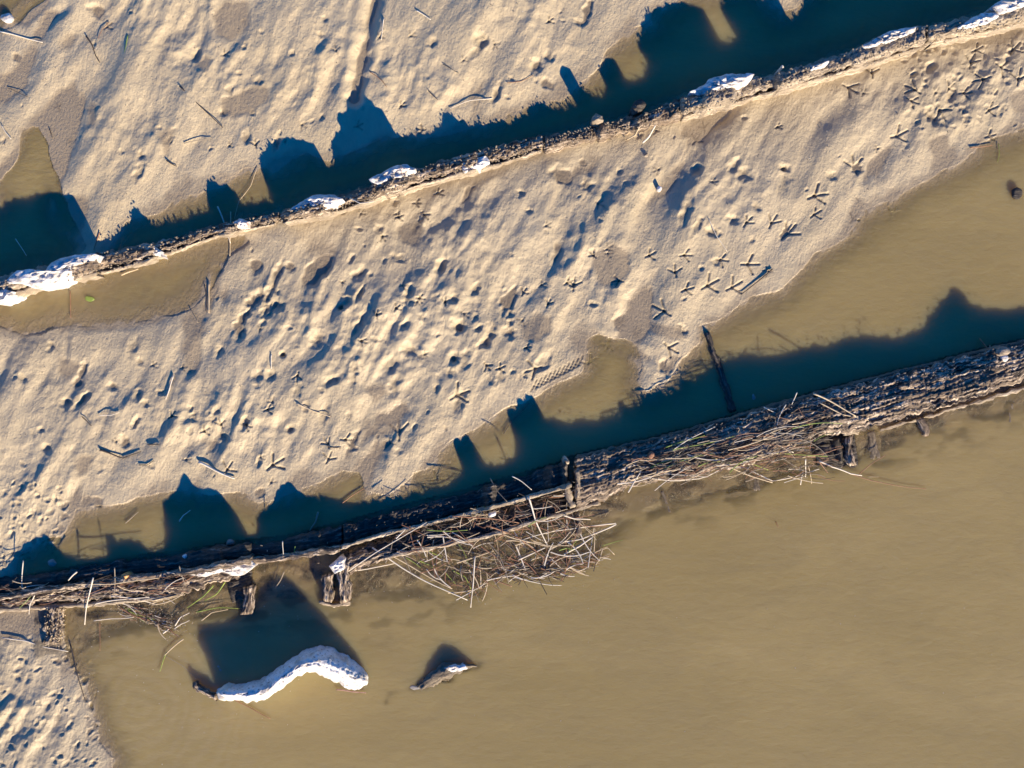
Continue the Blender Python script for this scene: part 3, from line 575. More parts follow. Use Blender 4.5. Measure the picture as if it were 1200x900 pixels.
# right: the great fibrous beam
r = lower_root(930, 'wide fibrous rotten beam running to the right edge')
RS = [(668, 596), (702, 588), (747, 568), (800, 560), (835, 552), (872, 546), (905, 536), (940, 520), (966, 510), (1005, 506), (1030, 500), (1055, 489), (1075, 486), (1117, 474), (1133, 468), (1167, 457), (1200, 446), (1300, 420), (1460, 382)]
adopt(r, [strip('beam', LN, RS, lambda x: hL(x)-0.01, M['timber'], round_=0.040, crest=0.66, fib=0.011, clod=0.012, seed=501, x0=672, x1=1450, edge=2.6, fl=26, dv=1.15, du=1.3, planks=10.5),
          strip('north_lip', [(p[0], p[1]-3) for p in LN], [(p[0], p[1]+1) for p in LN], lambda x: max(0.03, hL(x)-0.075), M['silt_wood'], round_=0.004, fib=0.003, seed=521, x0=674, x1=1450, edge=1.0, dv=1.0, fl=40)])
o = strip('bottom_shelf', [(1028, 503), (1075, 490), (1133, 473), (1200, 452), (1300, 427)], [(1030, 506), (1075, 493), (1133, 477), (1200, 457), (1300, 432)], 0.02, M['pale_board'], round_=0.004, fib=0.004, seed=525, edge=1.5, dv=1.0); o.parent = r; o.location = -r.location; 
# ribs
def rib(N, S_, z, label, mat='timber', seed=0, **kw):
    a = dict(round_=0.015, fib=0.012, edge=1.3, dv=1.2, du=1.4, fl=14); a.update(kw)
    o = strip('hull_rib', N, S_, z, M[mat], seed=seed, **a); return tag(o, label, 'rib', 'ribs of the hull')
rib([(284, 686), (286, 700), (282, 722)], [(299, 684), (297, 700), (294, 722)], 0.07, 'short splintered rib below the white crust patch', seed=601, fib=0.02)
rib([(376, 674), (378, 690), (378, 706)], [(392, 668), (390, 686), (388, 708)], 0.09, 'left half of the forked rib at the white cap', seed=611, fib=0.02)
rib([(393, 660), (396, 684), (398, 710)], [(408, 656), (408, 684), (410, 706)], 0.105, 'right half of the forked rib at the white cap', seed=621, fib=0.02)
rib([(660, 568), (664, 584), (670, 598)], [(666, 566), (671, 582), (676, 596)], 0.14, 'bleached slanting rib between two planks above the reed pile', 'pale_board', 631, fib=0.006)
rib([(673, 548), (675, 566), (674, 586)], [(679, 548), (680, 566), (679, 588)], 0.155, 'bleached upright board end where the wide beam starts', 'pale_board', 641, fib=0.006)
rib([(674, 597), (676, 612), (675, 630)], [(680, 597), (681, 612), (680, 630)], 0.05, 'ragged thin rib stub crossing the outer plank', 'timber', 651)
rib([(990, 510), (992, 530), (996, 548)], [(1001, 506), (998, 526), (1006, 546)], 0.075, 'hooked rib with pale rim in the dark opening', 'timber', 661, fib=0.018)
rib([(976, 512), (980, 530), (984, 546)], [(983, 510), (987, 528), (989, 544)], 0.06, 'dark narrow rib inside the opening', 'dark_timber', 671)
rib([(1074, 488), (1080, 500), (1083, 513)], [(1080, 487), (1088, 500), (1089, 513)], 0.05, 'short dark rib stub south of the wide beam at right', 'timber', 681, fib=0.016)
rib([(1013, 503), (1014, 520), (1016, 542)], [(1030, 502), (1032, 520), (1036, 540)], 0.004, 'silted rib just awash right of the dark opening', 'silt_wood', 691, fib=0.006)
rib([(770, 572), (775, 588), (783, 604)], [(779, 572), (785, 588), (790, 604)], 0.001, 'sunken rib under shallow water below the reed strewn beam', 'silt_wood', 701, fib=0.005)
rib([(870, 553), (873, 566), (876, 578)], [(895, 553), (897, 566), (898, 578)], 0.001, 'broad sunken rib below the second reed pile', 'silt_wood', 711, fib=0.005)
rib([(1177, 470), (1178, 482), (1178, 498)], [(1190, 468), (1192, 482), (1192, 500)], 0.000, 'sunken rib in shallow water near right edge', 'silt_wood', 721, fib=0.005)
rib([(826, 388), (833, 412), (842, 440), (852, 472), (856, 486)], [(831, 387), (839, 411), (849, 438), (860, 470), (864, 484)], 0.022, 'long dark slanting timber half sunk in pool north of beam', 'dark_timber', 731, clod=0.006, fib=0.01)
rib([(58, 708), (54, 722), (52, 745), (48, 756)], [(72, 708), (71, 722), (73, 740), (70, 758)], 0.05, 'crumbling rib by the lower left mud bank', 'timber', 741, fib=0.02, clod=0.012, edge=3)
tag(strip('rail_edge', [(820, 583), (870, 575), (920, 565), (980, 556)], [(822, 588), (872, 580), (922, 569), (982, 559)], -0.003, M['silt_wood'], round_=0.002, fib=0.004, seed=751, edge=1.5), 'faint sunken rail edge under shallow water', 'rail')
tag(strip('gap_shade_slab', [(950, 514), (985, 508), (1003, 506)], [(955, 545), (985, 548), (1008, 545)], 0.02, M['dark_timber'], round_=0.01, fib=0.012, clod=0.006, seed=761, edge=2.5), 'added dark slab standing in for shade in the opening under second pile', 'slab')  # dark surface added to give the opening its shade
tag(strip('gap_shade_slab', [(262, 676), (282, 672), (298, 668)], [(270, 706), (284, 704), (296, 700)], 0.015, M['dark_timber'], round_=0.01, fib=0.012, clod=0.006, seed=765, edge=2.5), 'added dark slab standing in for the shaded hole beneath the short splintered rib', 'slab')  # dark surface added for the shade in the rib hole
tag(strip('cross_piece', [(985, 507), (1003, 502), (1008, 505)], [(986, 512), (1002, 508), (1007, 509)], 0.09, M['pale_board'], round_=0.006, fib=0.006, seed=769, edge=1, dv=1), 'pale cross piece bridging the top of the hooked rib', 'plank')
tag(strip('cross_piece', [(372, 703), (392, 708), (412, 704)], [(372, 707), (392, 712), (412, 708)], 0.03, M['pale_board'], round_=0.006, fib=0.006, seed=773, edge=1.2, dv=1), 'pale splintered foot board of the forked rib', 'plank')
# posts that throw the long narrow shadows
def post(px, py, r, z, label, mat='timber', seed=0, cat='post'):
    pts = [(px+r*math.cos(a)*random.uniform(.85, 1.15), py+r*math.sin(a)*random.uniform(.85, 1.15)) for a in np.linspace(0, 6.0, 9)]
    o = lumpy('post', pts, z, 0.006, M[mat], seed, rough_=0.01, seg=18, rings=4); return tag(o, label, cat, 'posts')
post(663, 541, 4.0, 0.19, 'pale round-topped post at the join of the lower timbers', 'pale_board', 801)
post(773, 221, 2.6, 0.05, 'tiny white topped peg in mud below the upper row', 'white', 811)
post(757, 182, 2.4, 0.04, 'small leaning peg in mud under the broken upper timber', 'pale_board', 821)
post(1193, 226, 6.5, 0.025, 'dark crusted post top in the water near right edge', 'dark_timber', 831)
post(917, 78, 1.6, 0.26, 'thin bleached peg standing north of the upper row', 'pale', 841)
# white driftwood log and its neighbours
WN = [(252, 808), (262, 806), (290, 803), (310, 796), (332, 781), (352, 767), (372, 761), (386, 763), (406, 772), (422, 779), (434, 791)]
WS = [(253, 814), (262, 820), (280, 821), (300, 823), (314, 818), (332, 806), (348, 793), (360, 789), (372, 790), (390, 797), (406, 807), (420, 809), (433, 803)]
def zlog(x): return float(np.interp(x, [250, 262, 300, 340, 375, 405, 425, 436], [0.13, 0.18, 0.19, 0.21, 0.22, 0.16, 0.09, 0.05]))
tag(strip('driftwood_log', WN, WS, zlog, M['white_log'], round_=0.11, crest=0.6, fib=0.010, clod=0.008, seed=901, edge=1.5, dv=1.0, du=1.2, fl=12, ends=6), 'bright white bent driftwood log lying in the brown water', 'log')
tag(strip('driftwood_end', [(228, 797), (236, 806), (246, 811), (256, 812)], [(224, 799), (232, 810), (244, 818), (256, 820)], 0.05, M['timber'], round_=0.012, fib=0.02, clod=0.01, seed=911, edge=2.5), 'splintered brown end piece at left tip of white log', 'wood')
tag(lumpy('cut_end', [(254, 812), (260, 807), (268, 810), (270, 817), (263, 822), (256, 819)], 0.145, 0.01, M['pale'], 915, seg=24, rings=6, rough_=0.005), 'round pale knob at the left end of the white log', 'knob')
tag(strip('sunken_timber', [(484, 806), (500, 790), (520, 779), (545, 777), (560, 778)], [(494, 812), (512, 803), (530, 791), (548, 784), (562, 781)], lambda x: float(np.interp(x, [484, 500, 520, 545, 562], [-0.002, 0.016, 0.05, 0.045, -0.005])), M['silt_wood'], round_=0.02, fib=0.01, seed=921, edge=2.0), 'small muddy timber tip breaking the water right of white log', 'timber')
tag(lumpy('white_crust', [(520, 783), (530, 779), (545, 779), (548, 784), (535, 788), (526, 787)], 0.046, 0.01, M['white'], 925, seg=26, rings=6, rough_=0.02), 'little white crust on the muddy timber tip', 'crust')
# ------------------------------------------------------------------ small solid things
def blob(name, px, py, rx, ry, z, h, mat, label, cat, seed, ang=0):
    pts = []
    for a in np.linspace(0, 2*math.pi, 12)[:-1]:
        x, y = rx*math.cos(a), ry*math.sin(a); pts.append((px+x*math.cos(ang)-y*math.sin(ang), py+x*math.sin(ang)+y*math.cos(ang)))
    return tag(lumpy(name, pts, z, h, M[mat], seed, seg=20, rings=5, rough_=0.004, flat=2.5), label, cat)
blob('stone', 8, 21, 8, 6, 0.015, 0.03, 'white', 'white stone at the edge of the corner puddle', 'stone', 1001, .3)
blob('stone', 61, 660, 6, 5, -0.004, 0.02, 'stone', 'round grey stone in the shadowed pool at lower left', 'stone', 1003)
blob('stone', 270, 636, 5, 4, 0.0, 0.02, 'pink', 'reddish round stone against the lower beam', 'stone', 1005)
blob('shell', 146, 675, 4, 3.2, 0.10, 0.012, 'orange', 'orange shell on the dark lower left beam', 'shell', 1007)
blob('shell', 216, 652, 3, 2.5, 0.10, 0.010, 'white', 'tiny white shell on north edge of lower left beam', 'shell', 1009)
blob('shell', 577, 603, 5, 3, 0.15, 0.012, 'white', 'white shell on the split timber above the reed pile', 'shell', 1011, -.2)
blob('shell', 1177, 420, 5, 4, 0.17, 0.015, 'white', 'white shell on the wide beam near right edge', 'shell', 1013)
blob('clod', 1175, 412, 9, 6, 0.17, 0.025, 'crusted', 'crumbly clod on the wide beam beside the white shell', 'clod', 1015)
blob('stone', 883, 465, 3, 4.5, -0.003, 0.006, 'stone', 'small pale stone in shadowed pool north of wide beam', 'stone', 1017)
blob('leaf', 105, 350, 6, 3, 0.002, 0.003, 'green', 'small yellow green leaf floating in left pool', 'leaf', 1019, .2)
blob('leaf', 763, 534, 5, 3, 0.15, 0.004, 'brown', 'rust brown leaf on reeds at the wide beam', 'leaf', 1021, -.8)
blob('leaf', 886, 505, 3, 2, 0.15, 0.004, 'orange', 'orange leaf scrap on the wide beam', 'leaf', 1023)
blob('stone', 257, 783, 10, 5, -0.006, 0.006, 'stone', 'dim stone just under water behind the white log', 'stone', 1025, 1.2)
blob('stone', 487, 806, 8, 2.5, -0.001, 0.003, 'stone', 'pale flat sliver at water level beside muddy timber tip', 'stone', 1027)

# ------------------------------------------------------------------ reeds and twigs
def stem_mesh(pts, r, mat, taper=0.55, flat=1.0, n=6):
    P = [Vector(p) for p in pts]; vs = []; fs = []
    for i, p in enumerate(P):
        d = (P[min(i+1, len(P)-1)]-P[max(i-1, 0)]).normalized(); s_ = d.cross(Vector((0, 0, 1)))
        s_ = Vector((1, 0, 0)) if s_.length < 1e-4 else s_.normalized(); u_ = s_.cross(d)
        rr = r*(1-(1-taper)*i/(len(P)-1))
        for k in range(n):
            a = 2*math.pi*k/n; vs.append(p+s_*math.cos(a)*rr+u_*math.sin(a)*rr*flat)
    for i in range(len(P)-1):
        for k in range(n): fs.append((i*n+k, i*n+(k+1) % n, (i+1)*n+(k+1) % n, (i+1)*n+k))
    fs.append(tuple(range(n-1, -1, -1))); fs.append(tuple((len(P)-1)*n+k for k in range(n)))
    return [tuple(v) for v in vs], fs
def stem(name, pix, z, r, mat, label, cat, group=None, bend=0.0, taper=0.6, flat=1.0):
    # pix: two or more pixel points; z: height at start and end (a number or a pair)
    z0, z1 = (z, z) if not isinstance(z, tuple) else z
    P = np.asarray(pix, float); n = 9; Q = resample(P, n) if len(P) == 2 else resample(P, 13); n = len(Q)
    d = P[-1]-P[0]; nrm = np.array([-d[1], d[0]]); ph = random.uniform(0, 6)
    pts = []
    for i, q in enumerate(Q):
        t = i/(n-1); q = q+nrm*(bend*math.sin(math.pi*t)+0.006*math.sin(7*t+ph)); zz = z0+(z1-z0)*t
        pts.append(at(q[0], q[1], zz))
    o0 = Vector(pts[n//2]); v, f = stem_mesh([Vector(p)-o0 for p in pts], r, mat, taper, flat)
    me = bpy.data.meshes.new(name); me.from_pydata(v, [], f); me.materials.append(M[mat])
    me.polygons.foreach_set('use_smooth', np.ones(len(me.polygons), bool)); me.update()
    o = link(bpy.data.objects.new(name, me)); o.location = o0
    return tag(o, label, cat, group)
def ontop(px, py):               # height of whatever lies there
    if yl(UN, px)-2 < py < yl(US, px)+2: return float(hU(px))
    if yl(LN, px)-2 < py < (yl(RS, px) if px > 672 else yl(LS, px))+2: return float(hL(px)) if (px > 672 or abs(py-yl(LA, px)) < 7) else 0.09
    return max(ground_z(px, py), 0.0)
G1 = 'twigs lying on the mud'
def twig(pix, r, mat, label, lift=0.004, **kw):
    a, b = pix[0], pix[-1]
    return stem('twig', pix, (ontop(*a)+lift+r, ontop(*b)+lift+r), r, mat, label, 'twig', G1, **kw)
TW = [
 ([(0, 37), (25, 43), (50, 50)], .006, 'pale', 'long pale twig beside the white stone at upper left'),
 ([(101, 42), (108, 52), (112, 64), (117, 73)], .006, 'dark', 'dark curved twig near the upper left hollow'),
 ([(150, 41), (147, 55), (141, 75)], .004, 'green', 'green grass blade lying on upper left mud'),
 ([(210, 101), (235, 124), (261, 150)], .006, 'dark', 'long dark straight twig on upper left mud'),
 ([(216, 168), (232, 165), (248, 162)], .004, 'grey', 'muddy twig below the long dark straight twig'),
 ([(195, 188), (207, 195)], .006, 'dark', 'short thick dark twig on left upper mud'),
 ([(18, 280), (25, 290), (31, 300)], .004, 'pale', 'pale twig in the shadowed left pool'),
 ([(58, 151), (62, 162)], .005, 'dark', 'short dark twig above the left pool'),
 ([(9, 103), (20, 108), (33, 114)], .003, 'dark', 'thin dark twig at the left edge'),
 ([(2, 147), (7, 155), (13, 163)], .005, 'pale', 'short pale twig at the left edge'),
 ([(128, 26), (120, 34), (115, 45)], .003, 'brown', 'thin brown twig near the top left'),
 ([(488, 12), (496, 17), (505, 23)], .005, 'pale', 'pale twig near the top centre groove'),
 ([(519, 75), (538, 86)], .003, 'dark', 'thin dark twig on upper centre mud'),
 ([(502, 106), (513, 117)], .004, 'dark', 'short dark twig left of upper timber shadow'),
 ([(433, 84), (443, 90), (449, 95), (453, 102)], .004, 'brown', 'hooked brown twig right of the groove'),
 ([(450, 21), (447, 47)], .005, 'pale', 'upright pale twig beside the groove'),
 ([(577, 115), (550, 119), (527, 127)], .004, 'pale', 'long pale curved twig at the edge of upper shadow'),
 ([(594, 97), (610, 95), (625, 88)], .003, 'brown', 'thin brown twig below the elongated crater'),
 ([(753, 167), (760, 160), (768, 147)], .009, 'pale', 'thick bleached chip below the broken upper timber'),
 ([(734, 164), (744, 158), (750, 148)], .007, 'straw', 'straw coloured chip below the broken upper timber'),
 ([(830, 256), (840, 277), (852, 295)], .004, 'pale', 'thin pale twig among bird tracks at right centre'),
 ([(905, 315), (890, 328), (868, 345)], .006, 'dark', 'long dark twig by the right pool shore'),
 ([(1137, 173), (1150, 172), (1163, 170)], .005, 'brown', 'red brown twig at the right pool shore'),
 ([(1170, 168), (1171, 180), (1169, 190)], .003, 'green', 'greenish stem in shallow water near right shore'),
 ([(245, 331), (245, 367)], .007, 'straw', 'upright straw stick at the east end of left pool'),
 ([(223, 362), (232, 378)], .005, 'grey', 'short muddy stick by the left pool outlet'),
 ([(82, 341), (83, 373)], .004, 'brown', 'red brown stick standing in left pool'),
 ([(203, 440), (199, 455), (194, 468)], .007, 'pale', 'stout pale stick on left centre mud'),
 ([(318, 415), (318, 432)], .005, 'pale', 'tiny pale upright stick on trampled mud'),
 ([(347, 472), (367, 482), (387, 488)], .006, 'straw', 'straw twig with dark shadow left of centre'),
 ([(116, 487), (130, 487), (140, 483)], .004, 'pale', 'faint pale twig half buried on left mud'),
 ([(233, 541), (252, 551), (275, 561)], .011, 'pale', 'thick pale stick beside large bird track at lower left'),
 ([(117, 527), (130, 531), (144, 537)], .009, 'dark', 'thick dark stick on lower left mud'),
 ([(144, 537), (155, 533), (165, 529)], .005, 'dark', 'thin dark twig touching the thick dark stick'),
 ([(173, 521), (187, 521)], .005, 'dark', 'short dark level twig right of small crater'),
 ([(163, 545), (172, 545), (180, 540)], .004, 'dark', 'curved dark twig on lower left mud'),
 ([(96, 488), (107, 499)], .005, 'dark', 'small dark slanting twig on left mud'),
 ([(210, 611), (215, 604), (223, 598)], .006, 'pale', 'pale twig in the lower left shadowed pool'),
 ([(147, 613), (162, 600)], .004, 'grey', 'silted twig in the lower left pool'),
 ([(590, 508), (600, 493), (607, 487), (620, 472)], .004, 'dark', 'bent dark twig in pool beside post shadows'),
 ([(400, 590), (412, 582), (427, 572)], .005, 'brown', 'brown twig at pool edge in lower centre'),
 ([(384, 524), (400, 525)], .004, 'dark', 'thin dark twig near the mud tongue'),
 ([(373, 600), (370, 612), (363, 622)], .009, 'grey', 'grey stub leaning in pool above the lower beam'),
 ([(1148, 397), (1163, 415), (1178, 433)], .007, 'brown', 'brown stick poking out beside the white shell at right'),
 ([(1160, 405), (1160, 430)], .006, 'grey', 'grey upright stick crossing the brown stick at right'),
 ([(3, 747), (30, 752), (50, 760), (80, 763)], .006, 'pale', 'long pale bent twig on the lower left mud bank'),
 ([(82, 755), (88, 775), (94, 800), (100, 823)], .006, 'dark', 'long dark twig at the edge of lower left mud bank'),
 ([(117, 728), (117, 763)], .003, 'brown', 'thin brown stem floating near lower left bank'),
 ([(275, 820), (295, 830), (317, 842)], .005, 'brown', 'brown twig in water below the white log'),
 ([(394, 808), (412, 811), (429, 812)], .006, 'pink', 'pinkish stick floating at right end of white log'),
 ([(302, 196), (294, 218), (280, 236), (275, 257)], .003, 'straw', 'long thin curved stem leaning off the upper row'),
 ([(255, 242), (262, 262), (270, 285)], .007, 'pale', 'stout bleached reed leaning across the narrow timber'),
 ([(270, 248), (269, 275), (269, 300)], .005, 'straw', 'straight upright reed across the narrow timber'),
 ([(117, 272), (113, 283), (110, 293)], .005, 'brown', 'short brown twig by white crust of the upper row'),
 ([(240, 333), (242, 346), (242, 366)], .003, 'dark', 'thin dark stem beside upright straw stick'),
 ([(909, 611), (912, 618)], .004, 'brown', 'tiny brown scrap floating in river at right centre'),
 ([(410, 232), (422, 238), (438, 236)], .006, 'pale', 'bleached chip on the long crusted timber'),
 ([(142, 322), (152, 318), (162, 315)], .009, 'straw', 'golden chip by the narrow timber at left pool'),
]
for p, r, m, lb in TW: twig(p, r*0.8, m, lb, bend=random.uniform(-.02, .02))
# named reeds of the piles: ((points), (z0,z1), radius, material, label)
G2 = 'dead reed stems'
RE = [
 ([(436, 642), (470, 662), (520, 688), (548, 704)], (.07, .012), .009, 'pale', 'thick pale reed forming the lower left rim of reed pile'),
 ([(458, 650), (490, 668), (530, 690)], (.08, .02), .007, 'straw', 'straw reed beside the lower left rim of reed pile'),
 ([(557, 652), (554, 690), (552, 712)], (.07, .03), .008, 'pale', 'upright pale reed at the bottom of reed pile'),
 ([(508, 633), (507, 664)], (.07, .02), .006, 'straw', 'short upright reed below the split timber'),
 ([(619, 582), (628, 610), (641, 639)], (.17, .05), .010, 'pale', 'bold pale reed slanting over the split timber'),
 ([(570, 615), (610, 635), (640, 655)], (.12, .03), .009, 'brown', 'purplish brown reed across the reed pile'),
 ([(530, 605), (570, 609), (608, 613)], (.15, .12), .008, 'brown', 'brown level reed on the split timber'),
 ([(600, 558), (612, 566), (623, 574)], (.17, .16), .006, 'pale', 'short white reed over the shaded north side'),
 ([(574, 560), (584, 575), (594, 588)], (.12, .15), .004, 'grey', 'thin grey blade in shade above the split timber'),
 ([(722, 614), (690, 618), (650, 624), (612, 633)], (.03, .06), .007, 'pale', 'upper arm of the pale V shaped reed at right of pile'),
 ([(722, 614), (700, 623), (680, 631), (655, 635)], (.03, .04), .008, 'pale', 'lower arm of the pale V shaped reed at right of pile'),
 ([(661, 650), (680, 640), (694, 630)], (.02, .04), .011, 'pale', 'thick flat pale reed right of the reed pile'),
 ([(660, 604), (672, 608), (692, 609)], (.10, .04), .008, 'pale', 'short stout reed crossing the thin rib stub'),
 ([(608, 656), (622, 649), (639, 642)], (.03, .05), .008, 'pale', 'short pale reed in the middle of reed pile'),
 ([(602, 676), (630, 681), (658, 686)], (.01, .01), .006, 'pale', 'bleached reed floating below the reed pile'),
 ([(573, 677), (586, 681), (600, 687)], (.01, .01), .008, 'brown', 'pinkish brown reed floating below the pile'),
 ([(400, 669), (430, 665), (462, 660)], (.05, .01), .008, 'pale', 'pale reed lying beside the splintered slab'),
 ([(408, 669), (440, 648), (478, 624), (500, 612)], (.08, .13), .006, 'pale', 'long pale reed climbing onto the split timber'),
 ([(464, 631), (475, 620)], (.15, .15), .007, 'pale', 'short white reed on the shaded rail'),
 ([(706, 640), (716, 637), (730, 633)], (.012, .02), .004, 'green', 'dark green blade sticking out right of the pile'),
 ([(655, 645), (664, 642), (672, 644)], (.03, .03), .008, 'green', 'bright green leaf blade in the reed pile'),
 ([(530, 668), (545, 676), (552, 690)], (.03, .02), .006, 'green', 'green reed in the lower part of reed pile'),
 ([(490, 656), (504, 662), (512, 668)], (.05, .03), .007, 'green', 'green reed near left of the reed pile'),
 ([(500, 621), (530, 623), (548, 621)], (.13, .12), .005, 'green', 'thin green reed along the split timber'),
 ([(582, 624), (600, 632), (640, 641), (672, 640)], (.11, .04), .006, 'straw', 'yellow reed bending through the reed pile'),
 ([(684, 655), (700, 645), (712, 641), (720, 650)], (.015, .015), .006, 'straw', 'straw loop at right tip of the reed pile'),
 ([(706, 643), (703, 655), (698, 662)], (.02, .01), .005, 'straw', 'short drooping reed at right tip of pile'),
 # right pile
 ([(736, 577), (744, 563), (751, 552)], (.15, .15), .007, 'pale', 'short pale reed standing at the wide beam start'),
 ([(752, 560), (790, 564), (825, 559), (850, 546), (880, 535)], (.12, .12), .007, 'pale', 'long pale reed along the south edge of wide beam'),
 ([(750, 558), (800, 541), (850, 536), (905, 534)], (.14, .14), .006, 'straw', 'long straw reed curving along wide beam'),
 ([(780, 524), (805, 517), (826, 510)], (.16, .16), .006, 'green', 'green reed blade on the wide beam'),
 ([(790, 526), (815, 513), (838, 500)], (.17, .17), .006, 'pale', 'pale reed beside the green blade on wide beam'),
 ([(824, 528), (850, 543), (880, 556), (905, 566)], (.16, .10), .009, 'straw', 'thick straw reed crossing the second pile'),
 ([(851, 530), (870, 541), (900, 551)], (.16, .13), .007, 'green', 'olive green reed crossing the second pile'),
 ([(871, 556), (884, 541)], (.15, .15), .008, 'grey', 'bluish grey short reed on the second pile'),
 ([(820, 540), (870, 536), (930, 536), (970, 534)], (.14, .14), .006, 'green', 'long yellow green reed pointing at dark opening'),
 ([(953, 461), (980, 475), (1003, 488)], (.19, .17), .010, 'straw', 'bold golden reed on the wide beam above the opening'),
 ([(960, 472), (988, 487), (1018, 493)], (.17, .15), .007, 'straw', 'second golden reed just below the bold one'),
 ([(870, 509), (900, 508), (930, 506)], (.16, .16), .006, 'pale', 'level pale reed across the wide beam'),
 ([(895, 477), (902, 480), (909, 484)], (.16, .16), .006, 'pale', 'short pale reed at north edge of wide beam'),
 ([(934, 460), (931, 467), (928, 474)], (.17, .15), .006, 'pale', 'tiny upright reed poking over north edge'),
 ([(921, 474), (913, 492), (909, 505)], (.17, .17), .006, 'pale', 'pale reed crossing the wide beam slantwise'),
 ([(915, 474), (909, 490), (906, 512)], (.16, .17), .005, 'grey', 'grey reed beside the slantwise pale reed'),
 ([(896, 514), (912, 523), (930, 530)], (.16, .15), .007, 'pale', 'pale slanted reed above the second pile'),
 ([(944, 538), (944, 559)], (.11, .03), .007, 'pale', 'upright reed hanging below second pile, left one'),
 ([(947, 546), (951, 567)], (.08, .02), .005, 'straw', 'upright reed hanging below second pile, right one'),
 ([(938, 568), (941, 553)], (.02, .05), .006, 'pale', 'short reed stub hanging below the second pile'),
 ([(952, 513), (949, 528)], (.15, .12), .006, 'brown', 'small brown reed at left rim of dark opening'),
 ([(960, 540), (975, 548), (996, 556), (1010, 557)], (.10, .03), .009, 'pale', 'pale reed under the hooked rib'),
 ([(960, 541), (965, 548), (970, 554)], (.09, .04), .006, 'brown', 'short brown reed under the dark opening'),
 ([(1006, 556), (1020, 546), (1038, 533)], (.02, .04), .005, 'brown', 'brown reed rising right of hooked rib'),
 ([(993, 554), (1020, 563), (1050, 568), (1085, 573)], (.02, .008), .005, 'brown', 'long thin brown stem trailing into the river'),
 ([(1017, 559), (1030, 559)], (.008, .008), .003, 'straw', 'short straw scrap floating right of hooked rib'),
 ([(880, 552), (905, 562), (935, 556), (960, 550)], (.05, .05), .007, 'pale', 'sagging pale reed at bottom of second pile'),
 # left
 ([(27, 657), (25, 680), (26, 705)], (.10, .05), .007, 'pale', 'upright pale reed at far left across the double beam'),
 ([(109, 677), (105, 700), (99, 732)], (.13, .02), .009, 'pale', 'long pale reed slanting across the left rails'),
 ([(41, 697), (35, 708), (34, 720)], (.07, .05), .007, 'pale', 'short curved reed near far left of rails'),
 ([(134, 665), (134, 680), (133, 698)], (.13, .08), .006, 'grey', 'grey upright reed on the left rails'),
 ([(111, 684), (130, 684), (160, 680), (185, 677)], (.13, .13), .007, 'straw', 'level straw reed along the left standing plank'),
 ([(137, 686), (147, 690), (155, 693)], (.11, .08), .008, 'straw', 'short straw reed slanting on the left slab'),
 ([(130, 699), (155, 703), (184, 709)], (.08, .02), .008, 'pale', 'pale reed sliding off the south rail'),
 ([(110, 708), (140, 704), (175, 700)], (.06, .06), .008, 'pale', 'stout pale reed on the south rail'),
 ([(110, 727), (130, 724), (157, 723)], (.01, .01), .006, 'pale', 'pale reed floating below the south rail'),
 ([(140, 712), (155, 721), (175, 727)], (.02, .01), .007, 'brown', 'brown reed floating below the south rail'),
 ([(175, 708), (195, 703), (217, 697)], (.05, .05), .006, 'straw', 'straw reed on the end of south rail'),
 ([(210, 663), (213, 675), (217, 686)], (.13, .10), .006, 'grey', 'small grey reed left of white crust patch'),
 ([(250, 686), (238, 698), (219, 712)], (.07, .01), .007, 'green', 'upper green blade drooping below white crust patch'),
 ([(264, 682), (252, 696), (240, 704)], (.07, .01), .007, 'green', 'second green blade drooping below white crust patch'),
 ([(230, 717), (255, 714), (281, 713)], (.012, .012), .006, 'green', 'level green blade beside the short splintered rib'),
 ([(236, 727), (248, 718), (267, 714)], (.010, .012), .006, 'straw', 'yellow blade bent beside the level green blade'),
 ([(215, 749), (204, 758), (193, 768)], (.012, .012), .007, 'straw', 'straw reed floating above left end of white log'),
 ([(195, 764), (191, 776), (187, 787)], (.010, .010), .006, 'green', 'yellow green reed floating above left end of log'),
 ([(205, 733), (212, 724), (222, 718)], (.02, .02), .007, 'pale', 'upper pale reed at right tip of left debris'),
 ([(204, 737), (212, 731), (222, 727)], (.02, .02), .006, 'pale', 'lower pale reed at right tip of left debris'),
 ([(191, 742), (200, 735)], (.012, .012), .009, 'pale', 'short thick reed floating at left debris'),
 ([(193, 768), (213, 780), (230, 795)], (.008, .008), .003, 'grey', 'thin silted stem leading to the log end'),
 ([(333, 670), (329, 679), (323, 688)], (.04, .01), .006, 'grey', 'grey stem below the sprout on the beam'),
 ([(346, 640), (345, 652)], (.14, .12), .006, 'green', 'tiny green sprout on the dark lower beam'),
 ([(331, 634), (332, 650)], (.13, .12), .006, 'pale', 'small pale peg on the dark lower beam'),
 ([(60, 746), (68, 738), (73, 733)], (.05, .03), .008, 'straw', 'short straw reed on the crumbling left rib'),
 ([(90, 670), (80, 680)], (.10, .09), .010, 'pale', 'short broad chip on the left double beam'),
]
for p, z, r, m, lb in RE: stem('reed_stem', p, z, r*0.62, m, lb, 'reed', G2, bend=random.uniform(-.04, .04), flat=0.75)
